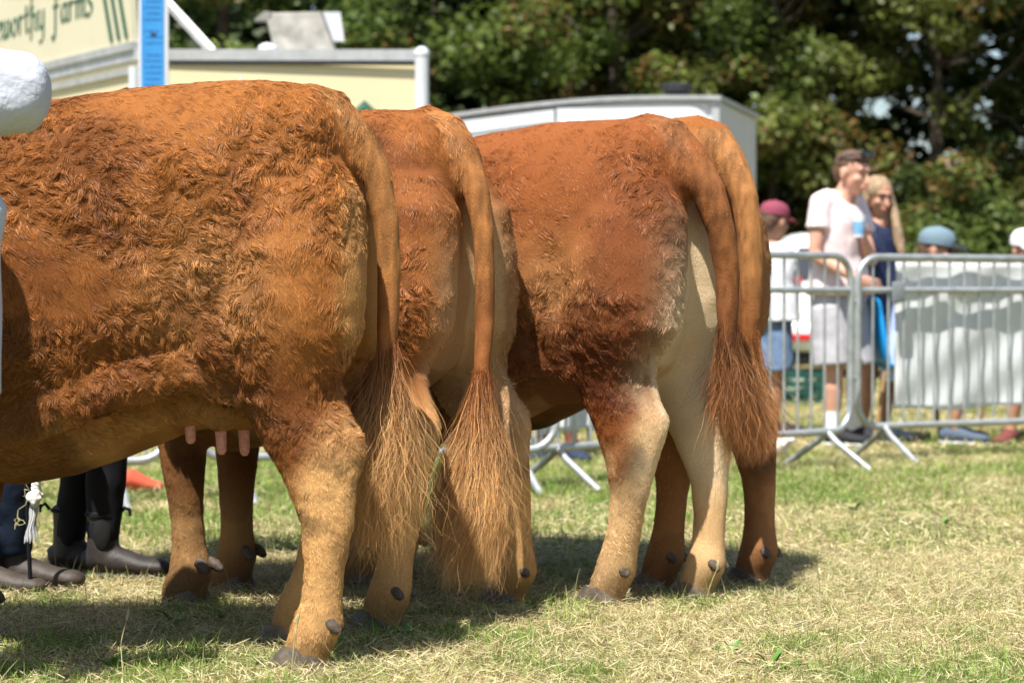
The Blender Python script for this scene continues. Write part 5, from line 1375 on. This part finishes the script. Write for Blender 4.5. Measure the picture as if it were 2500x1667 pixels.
mb = MB(); P = [Vector(J['pelvis']) + Vector((.0, 0, -.34)), Vector(J['pelvis']) + Vector((0, 0, -.1)), Vector(J['pelvis']) + Vector((0, 0, .12)), I9['ch'] + Vector((0, 0, -.2)), I9['ch'] + Vector((0, 0, -.02)), I9['ch'].lerp(I9['nk'], .75)]
mb.tube(P, [(.15, .132), (.15, .126), (.14, .118), (.15, .118), (.14, .10), (.07, .07)], 20, ref=I9['side'])
sh, el, wr = Vector(J['shR']), Vector(J['elR']), Vector(J['wrR'])
mb.tube([I9['ch'].lerp(sh, .5), sh, sh.lerp(el, .5), el + Vector((-.02, 0, .0)), el + Vector((.0, 0, -.01)), el.lerp(wr, .4) + Vector((0, 0, -.03)), wr], [.085, .080, .078, .082, .078, .072, .05], 18)
mb.ball(el + Vector((-.005, 0, -.005)), (.078, .08, .088), 18)
sh, el, wr = Vector(J['shL']), Vector(J['elL']), Vector(J['wrL']); mb.tube([I9['ch'].lerp(sh, .5), sh, el, wr], [.08, .075, .065, .05], 16)
me = fused(mb, .009, 4); V, N, T = mesh_np(me); V = V + N * ((fbm(V * np.array([1.0, 1, .55]), 10, 3, 2) - .5) * .036)[:, None]; me.vertices.foreach_set('co', V.astype(np.float32).ravel()); me.name = 'coat'; me.materials.clear(); link('coat', me, COATW, r9)
mb = MB(); f = lambda px, py, d: Vector(m(px, py, d))
mb.tube([f(-75, 430, -.03), f(-66, 490, -.03), f(-60, 515, -.03), f(-62, 560, -.03), f(-64, 610, -.03), f(-64, 800, -.03), f(-66, 962, -.03)], [(.05, .05), (.07, .06), (.078, .065), (.071, .065), (.064, .065), (.063, .07), (.064, .075)], 22, ref=(1, 0, 0))
me = fused(mb, .007, 2); V, N, T = mesh_np(me); V = V + N * ((fbm(V * np.array([1.0, 1, .2]), 22, 3, 2) - .5) * .016)[:, None]; me.vertices.foreach_set('co', V.astype(np.float32).ravel()); me.name = 'coat_flap'; me.materials.clear(); link('coat_flap', me, COATW, r9)
legs_cl(r9, I9, cloth('grey trousers', (.10, .10, .11)), 1.97, .02, 'trousers'); hair_short(r9, I9, HB); shoes(r9, I9, BOOT, boot=.1)

# ---- small things on the grass
mb = MB(); mb.tube([(-.10, 0, .05), (-.03, .01, .075), (.05, 0, .09), (.10, -.02, .13)], [(.045, .05), (.07, .06), (.055, .06), (.02, .04)], 14, ref=(0, 0, 1))
me = fused(mb, .008, 1); V, N, T = mesh_np(me); V = V + N * ((fbm(V, 22, 3, 2) - .5) * .05)[:, None]; me.vertices.foreach_set('co', V.astype(np.float32).ravel()); me.name = 'paper_bag'; me.materials.clear()
o = link('paper_bag', me, mat('pale crumpled paper', (.72, .64, .60), .7, var=.1), None); yb = .9 * 5900 / (1130 - 713); o.location = (at(1885, 0, yb).x, yb, 0); tag(o, 'pale crumpled bag lying on the grass beside the rightmost cow', 'bag')
mb = MB(); mb.tube([(-.12, 0, .04), (-.04, .0, .065), (.05, 0, .035), (.10, 0, .03)], [(.035, .05), (.05, .06), (.028, .05), (.02, .03)], 12, ref=(0, 0, 1))
me = fused(mb, .008, 2); me.name = 'red_cloth'; me.materials.clear(); o = link('red_cloth', me, cloth('orange red cloth', (.50, .09, .05)), None); yb = .9 * 5900 / (1205 - 713); o.location = (at(342, 0, yb).x, yb, 0); tag(o, 'orange red cloth lying on the grass right of the black leggings', 'cloth')
